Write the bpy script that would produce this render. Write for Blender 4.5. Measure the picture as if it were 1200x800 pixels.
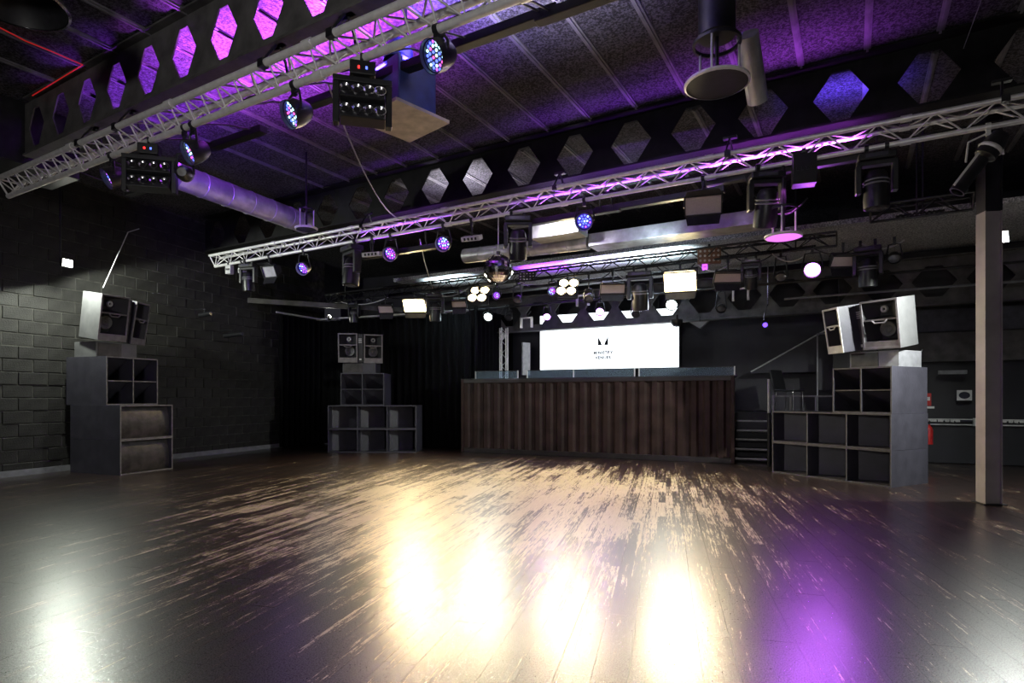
import bpy, math, random
from mathutils import Vector, Matrix
random.seed(7)
for o in list(bpy.data.objects): bpy.data.objects.remove(o)
SC = bpy.context.scene
COL = SC.collection
V = Vector
# ------------------------------------------------------------------ camera, world, exposure
CAMZ, F, HY = 1.32, 690.0, 465.0
cd = bpy.data.cameras.new('camera'); cam = bpy.data.objects.new('camera', cd); COL.objects.link(cam)
cam.location = (0, 0, CAMZ); cam.rotation_euler = (math.pi/2, 0, 0)
cd.sensor_width = 36; cd.lens = F/1200*36; cd.shift_y = (HY-400)/1200; cd.clip_start = .05
SC.camera = cam
w = bpy.data.worlds.new('world'); SC.world = w; w.use_nodes = True
w.node_tree.nodes['Background'].inputs[0].default_value = (.8, .8, 1, 1)
w.node_tree.nodes['Background'].inputs[1].default_value = .022
SC.view_settings.view_transform = 'Standard'; SC.view_settings.look = 'None'
SC.view_settings.exposure = 0; SC.view_settings.gamma = 1; SC.view_settings.use_curve_mapping = False
SC.cycles.max_bounces = 6; SC.cycles.diffuse_bounces = 3; SC.cycles.glossy_bounces = 3
SC.cycles.sample_clamp_indirect = 6; SC.cycles.use_denoising = True

def area(name, loc, direction, sx, sy, power, col, spread=math.pi, parent=None):
    l = bpy.data.lights.new(name, 'AREA'); l.shape = 'RECTANGLE'; l.size = sx; l.size_y = sy
    l.energy = power; l.color = col; l.spread = spread
    o = bpy.data.objects.new(name, l); COL.objects.link(o); o.location = loc
    o.rotation_euler = V(direction).to_track_quat('-Z', 'Y').to_euler(); o.parent = parent
    return o
def spot(name, loc, direction, power, col, deg=90, blend=.5, radius=.06, parent=None):
    l = bpy.data.lights.new(name, 'SPOT'); l.spot_size = math.radians(deg); l.spot_blend = blend
    l.energy = power; l.color = col; l.shadow_soft_size = radius
    o = bpy.data.objects.new(name, l); COL.objects.link(o); o.location = loc
    o.rotation_euler = V(direction).to_track_quat('-Z', 'Y').to_euler(); o.parent = parent
    return o
def point(name, loc, power, col, radius=.06, parent=None):
    l = bpy.data.lights.new(name, 'POINT'); l.energy = power; l.color = col; l.shadow_soft_size = radius
    o = bpy.data.objects.new(name, l); COL.objects.link(o); o.location = loc; o.parent = parent
    return o
# added soft fill light behind the camera, no fixture stands there
area('fill_light', (-2.5, -4.5, 2.7), (0, 1, .12), 1.2, .8, 85, (1, .97, .95), 1.9)

# ------------------------------------------------------------------ pixel helpers (layout only)
C30, S30 = math.cos(math.radians(30)), .5
E1, E2 = V((C30, -S30, 0)), V((S30, C30, 0))
def P(px, py, d): return V(((px-600)/F*d, d, CAMZ+(HY-py)/F*d))
def PZ(px, py, z): return P(px, py, F*(z-CAMZ)/(HY-py))
def RT(px, py, t): return P(px, py, t/(S30*(px-600)/F+C30))
def rig(s, t, z): return V((C30*s+S30*t, -S30*s+C30*t, z))
def s_of(p): return p.x*C30-p.y*S30
RZ = math.radians(-30)
def loc_dir(v): v = V(v); return V((v.dot(E1), v.dot(E2), v.z))

# ------------------------------------------------------------------ materials
def rgba(c): return (c[0], c[1], c[2], 1)
def mat(name, col, rough=.5, metal=0, var=.25, scale=8, bump=.15, spec=.5, emit=None, estr=0, coat=0, bscale=None):
    m = bpy.data.materials.new(name); m.use_nodes = True
    nt = m.node_tree; b = nt.nodes['Principled BSDF']
    b.inputs['Roughness'].default_value = rough; b.inputs['Metallic'].default_value = metal
    b.inputs['Specular IOR Level'].default_value = spec; b.inputs['Coat Weight'].default_value = coat
    tc = nt.nodes.new('ShaderNodeTexCoord')
    n = nt.nodes.new('ShaderNodeTexNoise'); n.inputs['Scale'].default_value = scale; n.inputs['Detail'].default_value = 6
    nt.links.new(tc.outputs['Object'], n.inputs['Vector'])
    r = nt.nodes.new('ShaderNodeValToRGB')
    r.color_ramp.elements[0].position = .3; r.color_ramp.elements[1].position = .7
    r.color_ramp.elements[0].color = rgba([c*(1-var) for c in col]); r.color_ramp.elements[1].color = rgba([min(1, c*(1+var)) for c in col])
    nt.links.new(n.outputs['Fac'], r.inputs['Fac']); nt.links.new(r.outputs['Color'], b.inputs['Base Color'])
    if bump:
        bn = nt.nodes.new('ShaderNodeBump'); bn.inputs['Strength'].default_value = bump; bn.inputs['Distance'].default_value = .01
        n2 = nt.nodes.new('ShaderNodeTexNoise'); n2.inputs['Scale'].default_value = bscale or scale*6; n2.inputs['Detail'].default_value = 4
        nt.links.new(tc.outputs['Object'], n2.inputs['Vector']); nt.links.new(n2.outputs['Fac'], bn.inputs['Height'])
        nt.links.new(bn.outputs['Normal'], b.inputs['Normal'])
    if emit:
        b.inputs['Emission Color'].default_value = rgba(emit); b.inputs['Emission Strength'].default_value = estr
    return m
class NT:
    def __init__(s, name):
        s.m = bpy.data.materials.new(name); s.m.use_nodes = True; s.t = s.m.node_tree; s.b = s.t.nodes['Principled BSDF']
    def n(s, typ, **kw):
        x = s.t.nodes.new(typ)
        for k, v in kw.items(): setattr(x, k, v)
        return x
    def l(s, a, b): s.t.links.new(a, b)
    def math(s, op, a, b=None, c=None, clamp=False):
        x = s.n('ShaderNodeMath', operation=op, use_clamp=clamp)
        for i, q in enumerate((a, b, c)):
            if q is None: continue
            if isinstance(q, (int, float)): x.inputs[i].default_value = q
            else: s.l(q, x.inputs[i])
        return x.outputs[0]
    def dot(s, vec, d):
        x = s.n('ShaderNodeVectorMath', operation='DOT_PRODUCT'); s.l(vec, x.inputs[0]); x.inputs[1].default_value = d
        return x.outputs['Value']
    def comb(s, a, b, c=0):
        x = s.n('ShaderNodeCombineXYZ')
        for i, q in enumerate((a, b, c)):
            if isinstance(q, (int, float)): x.inputs[i].default_value = q
            else: s.l(q, x.inputs[i])
        return x.outputs[0]
    def noise(s, vec, scale=1, detail=3, rough=.5):
        x = s.n('ShaderNodeTexNoise'); x.inputs['Scale'].default_value = scale; x.inputs['Detail'].default_value = detail
        x.inputs['Roughness'].default_value = rough; s.l(vec, x.inputs['Vector']); return x.outputs['Fac']
    def mix(s, fac, a, b):
        x = s.n('ShaderNodeMix', data_type='RGBA')
        for i, q in ((0, fac), (6, a), (7, b)):
            if isinstance(q, (int, float)): x.inputs[i].default_value = q
            elif isinstance(q, tuple): x.inputs[i].default_value = rgba(q)
            else: s.l(q, x.inputs[i])
        return x.outputs[2]
    def sstep(s, v, lo, hi):
        x = s.n('ShaderNodeMapRange', interpolation_type='SMOOTHSTEP')
        for i, q in ((0, v), (1, lo), (2, hi)):
            if isinstance(q, (int, float)): x.inputs[i].default_value = q
            else: s.l(q, x.inputs[i])
        return x.outputs[0]

FP = V((.2525, .9676, 0)).normalized(); FQ = V((FP.y, -FP.x, 0))     # plank run / across
def floor_material():
    k = NT('worn_floor'); g = k.n('ShaderNodeNewGeometry').outputs['Position']
    a, c = k.dot(g, FP), k.dot(g, FQ)
    row = k.math('FLOOR', k.math('DIVIDE', c, .085))
    wn = k.n('ShaderNodeTexWhiteNoise', noise_dimensions='2D')
    off = k.n('ShaderNodeTexWhiteNoise', noise_dimensions='1D'); k.l(row, off.inputs['W'])
    cell = k.math('FLOOR', k.math('DIVIDE', k.math('ADD', a, k.math('MULTIPLY', off.outputs['Value'], 3.0)), .9))
    k.l(k.comb(row, cell), wn.inputs['Vector']); plank = wn.outputs['Value']
    s1 = k.noise(k.comb(k.math('MULTIPLY', c, 36), k.math('MULTIPLY', a, .8)), 1, 5, .65)
    s2 = k.noise(k.comb(k.math('MULTIPLY', c, 80), k.math('MULTIPLY', a, 5)), 1, 4, .7)
    s3 = k.noise(k.comb(c, a), 1.1, 3)
    fine = k.noise(k.comb(k.math('MULTIPLY', c, 1.6), a), 55, 4, .7)
    # where dancing has worn the paint off: an oval in the middle of the hall
    da = k.math('DIVIDE', k.math('SUBTRACT', a, 7.6), 4.2); dc = k.math('DIVIDE', k.math('SUBTRACT', c, -2.1), 3.4)
    rr = k.math('SQRT', k.math('ADD', k.math('MULTIPLY', da, da), k.math('MULTIPLY', dc, dc)))
    zone = k.math('SUBTRACT', 1.0, k.sstep(rr, .25, 1.45))
    val = k.math('ADD', k.math('ADD', k.math('MULTIPLY', s1, .42), k.math('MULTIPLY', s2, .50)), k.math('MULTIPLY', plank, .13))
    s4 = k.noise(k.comb(k.math('MULTIPLY', c, 130), k.math('MULTIPLY', a, 45)), 1, 3, .7)
    val = k.math('ADD', val, k.math('ADD', k.math('MULTIPLY', s3, .16), k.math('MULTIPLY', k.math('SUBTRACT', s4, .5), .22)))
    thr = k.math('SUBTRACT', .738, k.math('MULTIPLY', zone, .205))
    wear = k.sstep(val, thr, k.math('ADD', thr, .032))
    brown = k.sstep(val, k.math('SUBTRACT', thr, .12), thr)
    dark = k.mix(fine, (.004, .0025, .0025), (.022, .012, .011))
    base = k.mix(k.math('MULTIPLY', brown, .65), dark, (.060, .026, .016))
    wood = k.mix(s2, (.42, .32, .18), (.86, .76, .56))
    colr = k.mix(k.math('MULTIPLY', wear, .92), base, wood)
    k.l(colr, k.b.inputs['Base Color'])
    ro = k.math('ADD', k.math('ADD', .18, k.math('MULTIPLY', fine, .26)), k.math('MULTIPLY', wear, .04))
    k.l(ro, k.b.inputs['Roughness']); k.b.inputs['IOR'].default_value = 1.6
    bn = k.n('ShaderNodeBump'); k.b.inputs['Coat Weight'].default_value = .35; k.b.inputs['Coat IOR'].default_value = 1.5
    k.l(k.math('ADD', .06, k.math('MULTIPLY', fine, .20)), k.b.inputs['Coat Roughness'])
    spk = k.sstep(k.math('ADD', k.noise(k.comb(k.math('MULTIPLY', c, 1.4), a), 110, 3, .7), k.math('MULTIPLY', s3, .1)), .42, .66)
    k.l(k.math('ADD', .12, k.math('MULTIPLY', spk, .75)), k.b.inputs['Specular IOR Level']); k.l(k.math('ADD', .10, k.math('MULTIPLY', spk, .45)), k.b.inputs['Coat Weight'])
    bn.inputs['Strength'].default_value = .22; bn.inputs['Distance'].default_value = .004
    k.l(k.math('SUBTRACT', k.math('ADD', fine, k.math('MULTIPLY', s2, .8)), k.math('MULTIPLY', wear, .4)), bn.inputs['Height'])
    k.l(bn.outputs['Normal'], k.b.inputs['Normal']); k.l(bn.outputs['Normal'], k.b.inputs['Coat Normal'])
    return k.m
def ceiling_material(name='sprayed_ceiling', lo=(.004, .004, .005), hi=(.10, .095, .115)):
    k = NT(name); g = k.n('ShaderNodeNewGeometry').outputs['Position']
    a = k.noise(g, 42, 4, .7); b = k.noise(g, 1.3, 3)
    m = k.sstep(k.math('ADD', a, k.math('MULTIPLY', b, .12)), .48, .66)
    k.l(k.mix(m, lo, hi), k.b.inputs['Base Color']); k.b.inputs['Roughness'].default_value = .8
    bn = k.n('ShaderNodeBump'); bn.inputs['Strength'].default_value = .5; bn.inputs['Distance'].default_value = .01
    k.l(a, bn.inputs['Height']); k.l(bn.outputs['Normal'], k.b.inputs['Normal'])
    return k.m
M = {}
M['floor'] = floor_material()
M['ceiling'] = ceiling_material()
M['batten'] = mat('ceiling_batten', (.16, .155, .17), .6)
M['soffit'] = ceiling_material('pale_ceiling', (.20, .20, .21), (.62, .63, .64))
M['alu'] = mat('aluminium', (.80, .79, .78), .4, .3, .12, 14, .05)
M['beam'] = mat('grey_steel_paint', (.085, .082, .08), .6, 0, .35, 5, .3, spec=.3)
M['beamdark'] = mat('black_steel_paint', (.010, .0095, .010), .65, 0, .4, 5, .3, spec=.2)
M['black'] = mat('black_plastic', (.012, .012, .014), .38, 0, .3, 20, .08)
M['blackmetal'] = mat('black_metal', (.02, .02, .023), .4, .2, .3, 12, .1)
M['grey'] = mat('grey_paint', (.20, .20, .22), .45, 0, .2, 9, .1)
M['pale'] = mat('pale_grey', (.50, .50, .50), .45, 0, .2, 9, .1)
M['silver'] = mat('galvanised_duct', (.50, .50, .53), .35, .5, .3, 6, .35)
M['chrome'] = mat('chrome', (.75, .75, .77), .15, 1, .05, 9, 0)
M['block'] = mat('black_painted_block', (.022, .021, .020), .6, 0, .4, 4, .8, bscale=45, spec=.3)
M['mortar'] = mat('dark_mortar', (.055, .053, .048), .8, 0, .6, 9, .5, spec=.2)
M['wall'] = mat('dark_wall', (.020, .019, .021), .7, 0, .3, 3, .3)
M['stagewall'] = mat('stage_wall', (.030, .028, .036), .6, 0, .3, 2, .2)
M['curtain'] = mat('black_curtain', (.004, .004, .0045), .95, 0, .3, 9, .1, spec=.1)
M['cab'] = mat('cabinet_paint', (.050, .048, .064), .42, 0, .18, 5, .15)
M['cabin'] = mat('cabinet_inside', (.022, .021, .026), .6, 0, .2, 5, .15)
M['edge'] = mat('pale_plywood_edge', (.16, .155, .165), .5, 0, .35, 16, .1)  # front edges in a paler tone than the cabinet panels
M['panel'] = mat('scuffed_front_panel', (.035, .030, .030), .4, 0, .7, 7, .3, bscale=20)
M['horn'] = mat('horn_grey', (.17, .155, .17), .4, 0, .25, 9, .1)
M['cabside'] = mat('cabinet_side_grey', (.11, .11, .115), .5, 0, .15, 6, .1)
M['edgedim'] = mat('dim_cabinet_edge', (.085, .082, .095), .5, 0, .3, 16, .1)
M['cone'] = mat('driver_cone', (.12, .12, .125), .5, 0, .2, 30, .1)
M['rust'] = mat('container_paint', (.034, .019, .016), .55, 0, .5, 3, .25, bscale=30, spec=.2)
M['rail'] = mat('container_rail', (.020, .015, .015), .45, .1, .4, 5, .2)
M['glass'] = mat('tinted_glass', (.55, .72, .85), .08, 0, .05, 3, 0); M['glass'].node_tree.nodes['Principled BSDF'].inputs['Transmission Weight'].default_value = .85
M['pillar'] = mat('pillar_paint', (.36, .33, .33), .42, 0, .18, 3, .12)
M['pillarblack'] = mat('pillar_black', (.015, .015, .02), .45, 0, .2, 3, .12)
M['red'] = mat('red_paint', (.45, .02, .02), .4)
M['redline'] = mat('red_glow_line', (.5, .02, .02), .5, emit=(1, .03, .03), estr=.3)  # thin red line that glows by itself
M['sign'] = mat('white_sign', (.6, .6, .6), .5)
M['ink'] = mat('dark_ink', (.01, .01, .03), .6)
M['beige'] = mat('raw_board', (.55, .48, .42), .6)
M['bluebox'] = mat('blue_box', (.03, .05, .16), .45)
M['mirror'] = mat('mirror_tiles', (.85, .85, .87), .06, 1, .05, 4, 0)
M['lensoff'] = mat('dark_lens', (.08, .08, .10), .08, 0, .2, 9, 0, spec=.9)
M['frost'] = mat('frosted_lens', (.52, .44, .44), .4, 0, .08, 60, .2)
M['reflector'] = mat('lamp_reflector', (.75, .75, .78), .18, 1, .1, 9, 0)
M['screen'] = mat('lit_screen', (.02, .02, .02), .4, 0, .1, 4, 0, emit=(.88, .95, 1), estr=2.6)
M['amber'] = mat('amber_matrix', (.20, .09, .05), .5, 0, .3, 12, .1)
def glow(name, col, s): return mat(name, (.05, .05, .05), .4, 0, .1, 4, 0, emit=col, estr=s)
M['gwarm'] = glow('warm_lamp_glow', (1, .80, .42), 14); M['gwhite'] = glow('white_lamp_glow', (.85, 1, .95), 12)
M['gflood'] = glow('flood_glow', (1, .98, .85), 40); M['gpurple'] = glow('purple_lamp_glow', (.62, .22, 1), 13)
M['gblue'] = glow('blue_led', (.10, .16, 1), 3); M['gviolet'] = glow('violet_led', (.55, .12, 1), 2.2); M['gplate'] = glow('blue_lit_lens_plate', (.10, .03, 1), .55)
M['gdisclit'] = glow('magenta_light_on_disc', (.85, .2, 1), 1.3); M['gcyan'] = glow('cyan_led', (.5, .9, 1), 3); M['gpink'] = glow('pink_led', (1, .12, .5), 2); M['gred'] = glow('red_led', (1, .02, .02), 4)
M['gbat'] = glow('batten_strip_glow', (.6, .2, 1), 3)

# ------------------------------------------------------------------ mesh builder
class MB:
    def __init__(s): s.v, s.f, s.mi, s.M = [], [], [], Matrix()
    def add(s, vs, fs, mi=0):
        n = len(s.v); s.v += [tuple(s.M @ V(v)) for v in vs]; s.f += [tuple(i+n for i in f) for f in fs]; s.mi += [mi]*len(fs); return s
    def box(s, x0, x1, y0, y1, z0, z1, mi=0):
        return s.add([(x0,y0,z0),(x1,y0,z0),(x1,y1,z0),(x0,y1,z0),(x0,y0,z1),(x1,y0,z1),(x1,y1,z1),(x0,y1,z1)],
            [(0,3,2,1),(4,5,6,7),(0,1,5,4),(1,2,6,5),(2,3,7,6),(3,0,4,7)], mi)
    def cbox(s, c, sz, mi=0): return s.box(c[0]-sz[0]/2, c[0]+sz[0]/2, c[1]-sz[1]/2, c[1]+sz[1]/2, c[2]-sz[2]/2, c[2]+sz[2]/2, mi)
    def cyl(s, p0, p1, r0, r1=None, n=10, caps=True, mi=0):
        p0, p1 = V(p0), V(p1); r1 = r0 if r1 is None else r1
        q = (p1-p0).to_track_quat('Z', 'Y'); x, y = q @ V((1,0,0)), q @ V((0,1,0))
        vs = []
        for p, r in ((p0, r0), (p1, r1)):
            vs += [p+(x*math.cos(2*math.pi*i/n)+y*math.sin(2*math.pi*i/n))*r for i in range(n)]
        fs = [(i, (i+1)%n, n+(i+1)%n, n+i) for i in range(n)]
        if caps: fs += [tuple(range(n-1, -1, -1)), tuple(range(n, 2*n))]
        return s.add(vs, fs, mi)
    def lathe(s, prof, n=16, mi=0):
        vs = [(r*math.cos(2*math.pi*i/n), r*math.sin(2*math.pi*i/n), z) for r, z in prof for i in range(n)]
        fs = [(j*n+i, j*n+(i+1)%n, (j+1)*n+(i+1)%n, (j+1)*n+i) for j in range(len(prof)-1) for i in range(n)]
        return s.add(vs, fs, mi)
    def tube(s, pts, r, n=8, mi=0):
        pts = [V(p) for p in pts]; m = len(pts); vs, fs = [], []
        for i, p in enumerate(pts):
            d = (pts[min(i+1, m-1)]-pts[max(i-1, 0)]).normalized()
            a = d.cross(V((0,0,1)));  a = d.cross(V((1,0,0))) if a.length < .05 else a
            a.normalize(); b = d.cross(a)
            vs += [p+(a*math.cos(2*math.pi*k/n)+b*math.sin(2*math.pi*k/n))*r for k in range(n)]
        for i in range(m-1):
            fs += [(i*n+k, i*n+(k+1)%n, (i+1)*n+(k+1)%n, (i+1)*n+k) for k in range(n)]
        fs += [tuple(range(n-1, -1, -1)), tuple(range((m-1)*n, m*n))]
        return s.add(vs, fs, mi)
    def disc(s, r, z=0, n=20, c=(0,0), mi=0):
        return s.add([(c[0]+r*math.cos(2*math.pi*i/n), c[1]+r*math.sin(2*math.pi*i/n), z) for i in range(n)], [tuple(range(n-1, -1, -1))], mi)
    def prism(s, poly, y0, y1, mi=0):                       # polygon in xz, extruded along y
        n = len(poly); vs = [(x, y0, z) for x, z in poly]+[(x, y1, z) for x, z in poly]
        fs = [tuple(range(n)), tuple(range(2*n-1, n-1, -1))]+[(i, n+i, n+(i+1)%n, (i+1)%n) for i in range(n)]
        return s.add(vs, fs, mi)
    def mesh(s, name):
        me = bpy.data.meshes.new(name); me.from_pydata(s.v, [], s.f); return me
    def build(s, name, mats, parent=None, smooth=True, bevel=0):
        me = s.mesh(name)
        for m in (mats if isinstance(mats, (list, tuple)) else [mats]): me.materials.append(M[m] if isinstance(m, str) else m)
        me.polygons.foreach_set('material_index', s.mi)
        if smooth:
            me.polygons.foreach_set('use_smooth', [True]*len(me.polygons)); me.set_sharp_from_angle(angle=math.radians(38))
        me.update()
        o = bpy.data.objects.new(name, me); COL.objects.link(o); o.parent = parent
        if bevel:
            b = o.modifiers.new('bevel', 'BEVEL'); b.width = bevel; b.segments = 2; b.limit_method = 'ANGLE'
        return o
def tag(o, label=None, cat=None, group=None, kind=None):
    if label: o['label'] = label
    if cat: o['category'] = cat
    if group: o['group'] = group
    if kind: o['kind'] = kind
    return o
def thing(name, label, cat, loc=(0,0,0), rz=0, group=None, kind=None, tilt=0):
    o = bpy.data.objects.new(name, None); COL.objects.link(o); o.location = loc; o.rotation_euler = (tilt, 0, rz)
    o.empty_display_size = .1
    return tag(o, label, cat, group, kind)
def inst(src, name, parent, loc=(0,0,0), rot=None):
    o = bpy.data.objects.new(name, src if isinstance(src, bpy.types.Mesh) else src.data); COL.objects.link(o); o.parent = parent; o.location = loc
    if rot is not None: o.rotation_euler = rot
    return o
def aimM(pos, d): return Matrix.Translation(V(pos)) @ V(d).to_track_quat('-Z', 'Y').to_matrix().to_4x4()

# ------------------------------------------------------------------ floor: planks
fl = MB(); fl.box(-16, 16, -6, 22, -.06, -.022); floor = fl.build('floor', 'wall'); tag(floor, 'dark worn plank floor of the hall', 'floor', kind='structure')
PWd, PL = .17, 1.8
def lane(c): return int(math.floor(c/PWd))
plank_me = MB(); plank_me.box(0, PWd-.0012, 0, PL-.0015, -.022, 0)
cand = []
for r in range(-100, 100):
    o0 = random.Random(r*17+3).random()*PL
    for q in range(-8, 16):
        a, c = q*PL+o0, r*PWd
        p = FQ*(c+PWd/2)+FP*(a+PL/2)
        if not (-14 < p.x < 14 and -5 < p.y < 20.5): continue
        vis = p.y > 1.6 and abs(p.x) < .95*p.y
        cand.append((0 if vis else 1, p.y, a, c))
cand.sort()
src = plank_me.build('plank', 'floor', floor, smooth=False)
ang = math.atan2(FQ.y, FQ.x)
rest = MB(); first = True
for i, (vv, dd, a, c) in enumerate(cand):
    L = FQ*c+FP*a
    dz = random.uniform(-.0006, 0)
    if i < 300:
        o = src if first else inst(src, 'plank', floor)
        first = False; o.location = (L.x, L.y, dz); o.rotation_euler = (0, 0, ang)
    else:
        rest.M = Matrix.Translation((L.x, L.y, dz)) @ Matrix.Rotation(ang, 4, 'Z')
        rest.box(0, PWd-.0012, 0, PL-.0015, -.022, 0)
tag(rest.build('plank_field', 'floor', floor, smooth=False), kind='stuff')

# ------------------------------------------------------------------ left wall of painted blocks
WD = V((.353, .935, 0)).normalized(); WN = V((WD.y, -WD.x, 0))        # along, into room
W0 = V((-7.24, 12.56, 0))-WD*16
wl = thing('wall_left', 'black painted block wall on the left', 'wall', W0, math.atan2(WD.y, WD.x), kind='structure')
b = MB(); b.box(0, 21, .012, .25, 0, 5.3); b.build('mortar_bed', 'mortar', wl, False)
BW, BH = .46, .2175
bm0 = MB(); bm0.box(0, BW-.014, 0, .05, .006, BH-.008); bsrc = bm0.build('block', 'block', wl, False, .006); bfirst = True
near, count = MB(), 0
for r in range(24):
    for q in range(-1, 46):
        x = q*BW+(BW/2 if r % 2 else 0)
        if x < 0 or x+BW > 20.6: continue
        y = random.uniform(-.010, .010); z = r*BH
        wx = W0+WD*(x+.2)
        vis = wx.y > 9.2 and wx.y < 15.6 and z < 4.5
        if vis and count < 300:
            o = bsrc if bfirst else inst(bsrc, 'block', wl); bfirst = False; count += 1
            if not o.modifiers:
                m_ = o.modifiers.new('bevel', 'BEVEL'); m_.width = .006; m_.segments = 1
            o.location = (x, y, z)
        else:
            near.M = Matrix.Translation((x, y, z)); near.box(0, BW-.014, 0, .05, .006, BH-.008)
tag(near.build('block_courses', 'block', wl, False), kind='stuff')
b = MB(); b.box(8, 20.5, -.03, -.008, 0, .10); bb = b.build('baseboard_left', 'grey'); bb.location = W0; bb.rotation_euler = wl.rotation_euler; bb['kind'] = 'structure'

# ------------------------------------------------------------------ ceiling with battens
CZ = 5.25
c_ = MB(); c_.box(-16, 16, -9, 26, CZ, CZ+.1); ceil = c_.build('ceiling', 'ceiling', None, False); tag(ceil, 'sprayed dark ceiling with pale battens', 'ceiling', kind='structure')
cb = MB(); cb.box(-.035, .035, 0, 3.9, -.02, 0); cb.box(-.012, .012, 0, 3.9, -.035, -.02); cbs = None
for bay_t in (-3.6, .2, 3.87, 8.2):
    for k in range(-10, 9):
        s = -1.86+.67*k
        if cbs is None: cbs = cb.build('ceiling_batten', 'batten', ceil, False); o = cbs
        else: o = inst(cbs, 'ceiling_batten', ceil)
        o.location = rig(s, bay_t, CZ); o.rotation_euler = (0, 0, RZ)
# lowered pale ceiling strip over the stage front
b = MB(); b.box(-10, 3.6, 11.35, 14.2, 4.22, 4.30)
o = b.build('ceiling_lowered', 'soffit', None, False); o.rotation_euler = (0, 0, RZ); tag(o, 'lowered pale ceiling strip above the stage front', 'ceiling', kind='structure')

# ------------------------------------------------------------------ castellated roof beams
def beam(label, t, s0, s1, zb, zt, pitch, phase, hh, a, bw, fw, mat_='beam', group=None):
    th = thing('roof_beam', label, 'beam', rig(0, t, zb), RZ, kind='structure')
    H = zt-zb; zc = H*.5; w = MB(); ty = .008
    n0 = int(math.floor((s0-phase)/pitch)); x = n0*pitch+phase
    while x < s1:
        x0, x1 = x-pitch/2, x+pitch/2
        if x0 >= s0-.4 and x1 <= s1+.4:
            out = [(x0,0),(x1,0),(x1,zc),(x1,H),(x0,H),(x0,zc)]
            hx = [(x-bw,zc-hh),(x+bw,zc-hh),(x+a,zc),(x+bw,zc+hh),(x-bw,zc+hh),(x-a,zc)]
            pts = out+hx
            vs = [(p[0], -ty, p[1]) for p in pts]+[(p[0], ty, p[1]) for p in pts]
            fr = [(i, (i+1)%6, 6+(i+1)%6, 6+i) for i in range(6)]
            fs = fr+[tuple(12+j for j in reversed(f)) for f in fr]+[(6+i, 6+(i+1)%6, 18+(i+1)%6, 18+i) for i in range(6)]
            w.add(vs, fs)
        x += pitch
    w.build('web', mat_, th, False)
    f = MB(); f.box(s0, s1, -fw, fw, -.025, 0); f.build('bottom_flange', mat_, th, False)
    f = MB(); f.box(s0, s1, -fw, fw, H, H+.02); f.build('top_flange', mat_, th, False)
    return th
BAs = s_of(RT(226, 60, 3.65))
beam('grey roof beam with hexagonal cut-outs above the front truss', 3.56, -9.4, 4.0, 4.50, CZ-.03, .655, BAs, .25, .215, .07, .09)
BBs = s_of(RT(510, 213, 7.93))
beam('dark roof beam with hexagonal cut-outs above the middle truss', 7.93, -12.2, 4.2, 4.50, CZ-.03, (s_of(RT(985, 100, 7.93))-BBs)/7, BBs, .29, .29, .09, .19, 'beamdark')
BDs = s_of(RT(665, 370, 13.9))
beam('low roof beam with hexagonal cut-outs over the stage', 13.9, -8.6, 5.6, 3.10, 4.0, .86, BDs, .30, .36, .13, .12)
beam('dark roof beam overhead nearer than the front truss', .15, -6.5, 4.5, 4.50, CZ-.03, .72, .1, .27, .26, .1, .19)
# boxed girder at the left end of the front beam
o = MB().box(-.5, .35, -.9, .6, 4.42, CZ-.01).build('girder_box', 'blackmetal', None, False, .01); o.location = rig(-9.9, 3.6, 0); o.rotation_euler = (0, 0, RZ)
tag(o, 'black boxed girder at the left end of the front roof beam', 'beam', kind='structure')

# ------------------------------------------------------------------ back wall, curtains, right wall
BD = V((5.62, -2.48, 0)).normalized(); BN = V((-BD.y, BD.x, 0))       # bar direction, away from camera
FL_, FR_ = V((-1.21, 14.14, 0)), V((4.41, 11.66, 0))
def wallbox(name, p0, L, z0, z1, th, m, label):
    b = MB(); b.box(0, L, 0, th, z0, z1); o = b.build(name, m, None, False); o.location = p0; o.rotation_euler = (0, 0, math.atan2(BD.y, BD.x))
    return tag(o, label, 'wall', kind='structure')
wallbox('wall_back', FL_+BN*3.4-BD*6.5, 17.5, 0, 5.3, .2, 'stagewall', 'dark back wall behind the stage')
RW0 = V((8.35, 11.75, 0))
wallbox('wall_right', RW0-BD*1.6, 8, 2.62, 5.3, .25, 'wall', 'dark upper wall above the fire doors on the right')
def curtain(label, p0, p1, z0, z1, nf):
    p0, p1 = V(p0), V(p1); d = (p1-p0).normalized(); L = (p1-p0).length; m = MB(); n = nf*8
    nn = V((d.y, -d.x, 0)); vs = []
    for i in range(n+1):
        q = p0+d*(L*i/n)+nn*(.05*math.sin(i*math.pi/4)+.02*math.sin(i*.7))
        vs += [(q.x, q.y, z0), (q.x, q.y, z1)]
    m.add(vs, [(2*i, 2*i+2, 2*i+3, 2*i+1) for i in range(n)])
    o = m.build('stage_curtain', 'curtain'); s = o.modifiers.new('thickness', 'SOLIDIFY'); s.thickness = .012
    tag(o, label, 'curtain'); return o
LWp = lambda Y, off=.2: V((-7.24+.378*(Y-12.56), Y, 0))+WN*off
curtain('black curtain hung along the far end of the block wall', LWp(15.3), LWp(16.9), .02, 3.46, 8)
curtain('wide black curtain behind the far speaker stack', (-5.55, 16.75, 0), (-1.05, 14.85, 0), .02, 3.46, 22)
curtain('narrow black side curtain at the left end of the stage', FL_+BN*.75-BD*.05, FL_+BN*3.2-BD*.05, .02, 3.6, 10)
m = MB(); m.tube([LWp(15.2)+V((0,0,3.5)), LWp(16.8)+V((.15,0,3.5)), V((-5.5,16.6,3.5)), V((-1.1,14.8,3.5))], .025)
tag(m.build('curtain_rail', 'pale'), 'pale curtain rail above the black curtains', 'rail')
o = MB().box(0, 5.2, -.06, .06, 0, .12).build('cable_tray', 'beam', None, False, .004); o.location = P(290, 355, 14.2); o.rotation_euler = (0, 0, math.atan2(2.0, 4.4))
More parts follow.
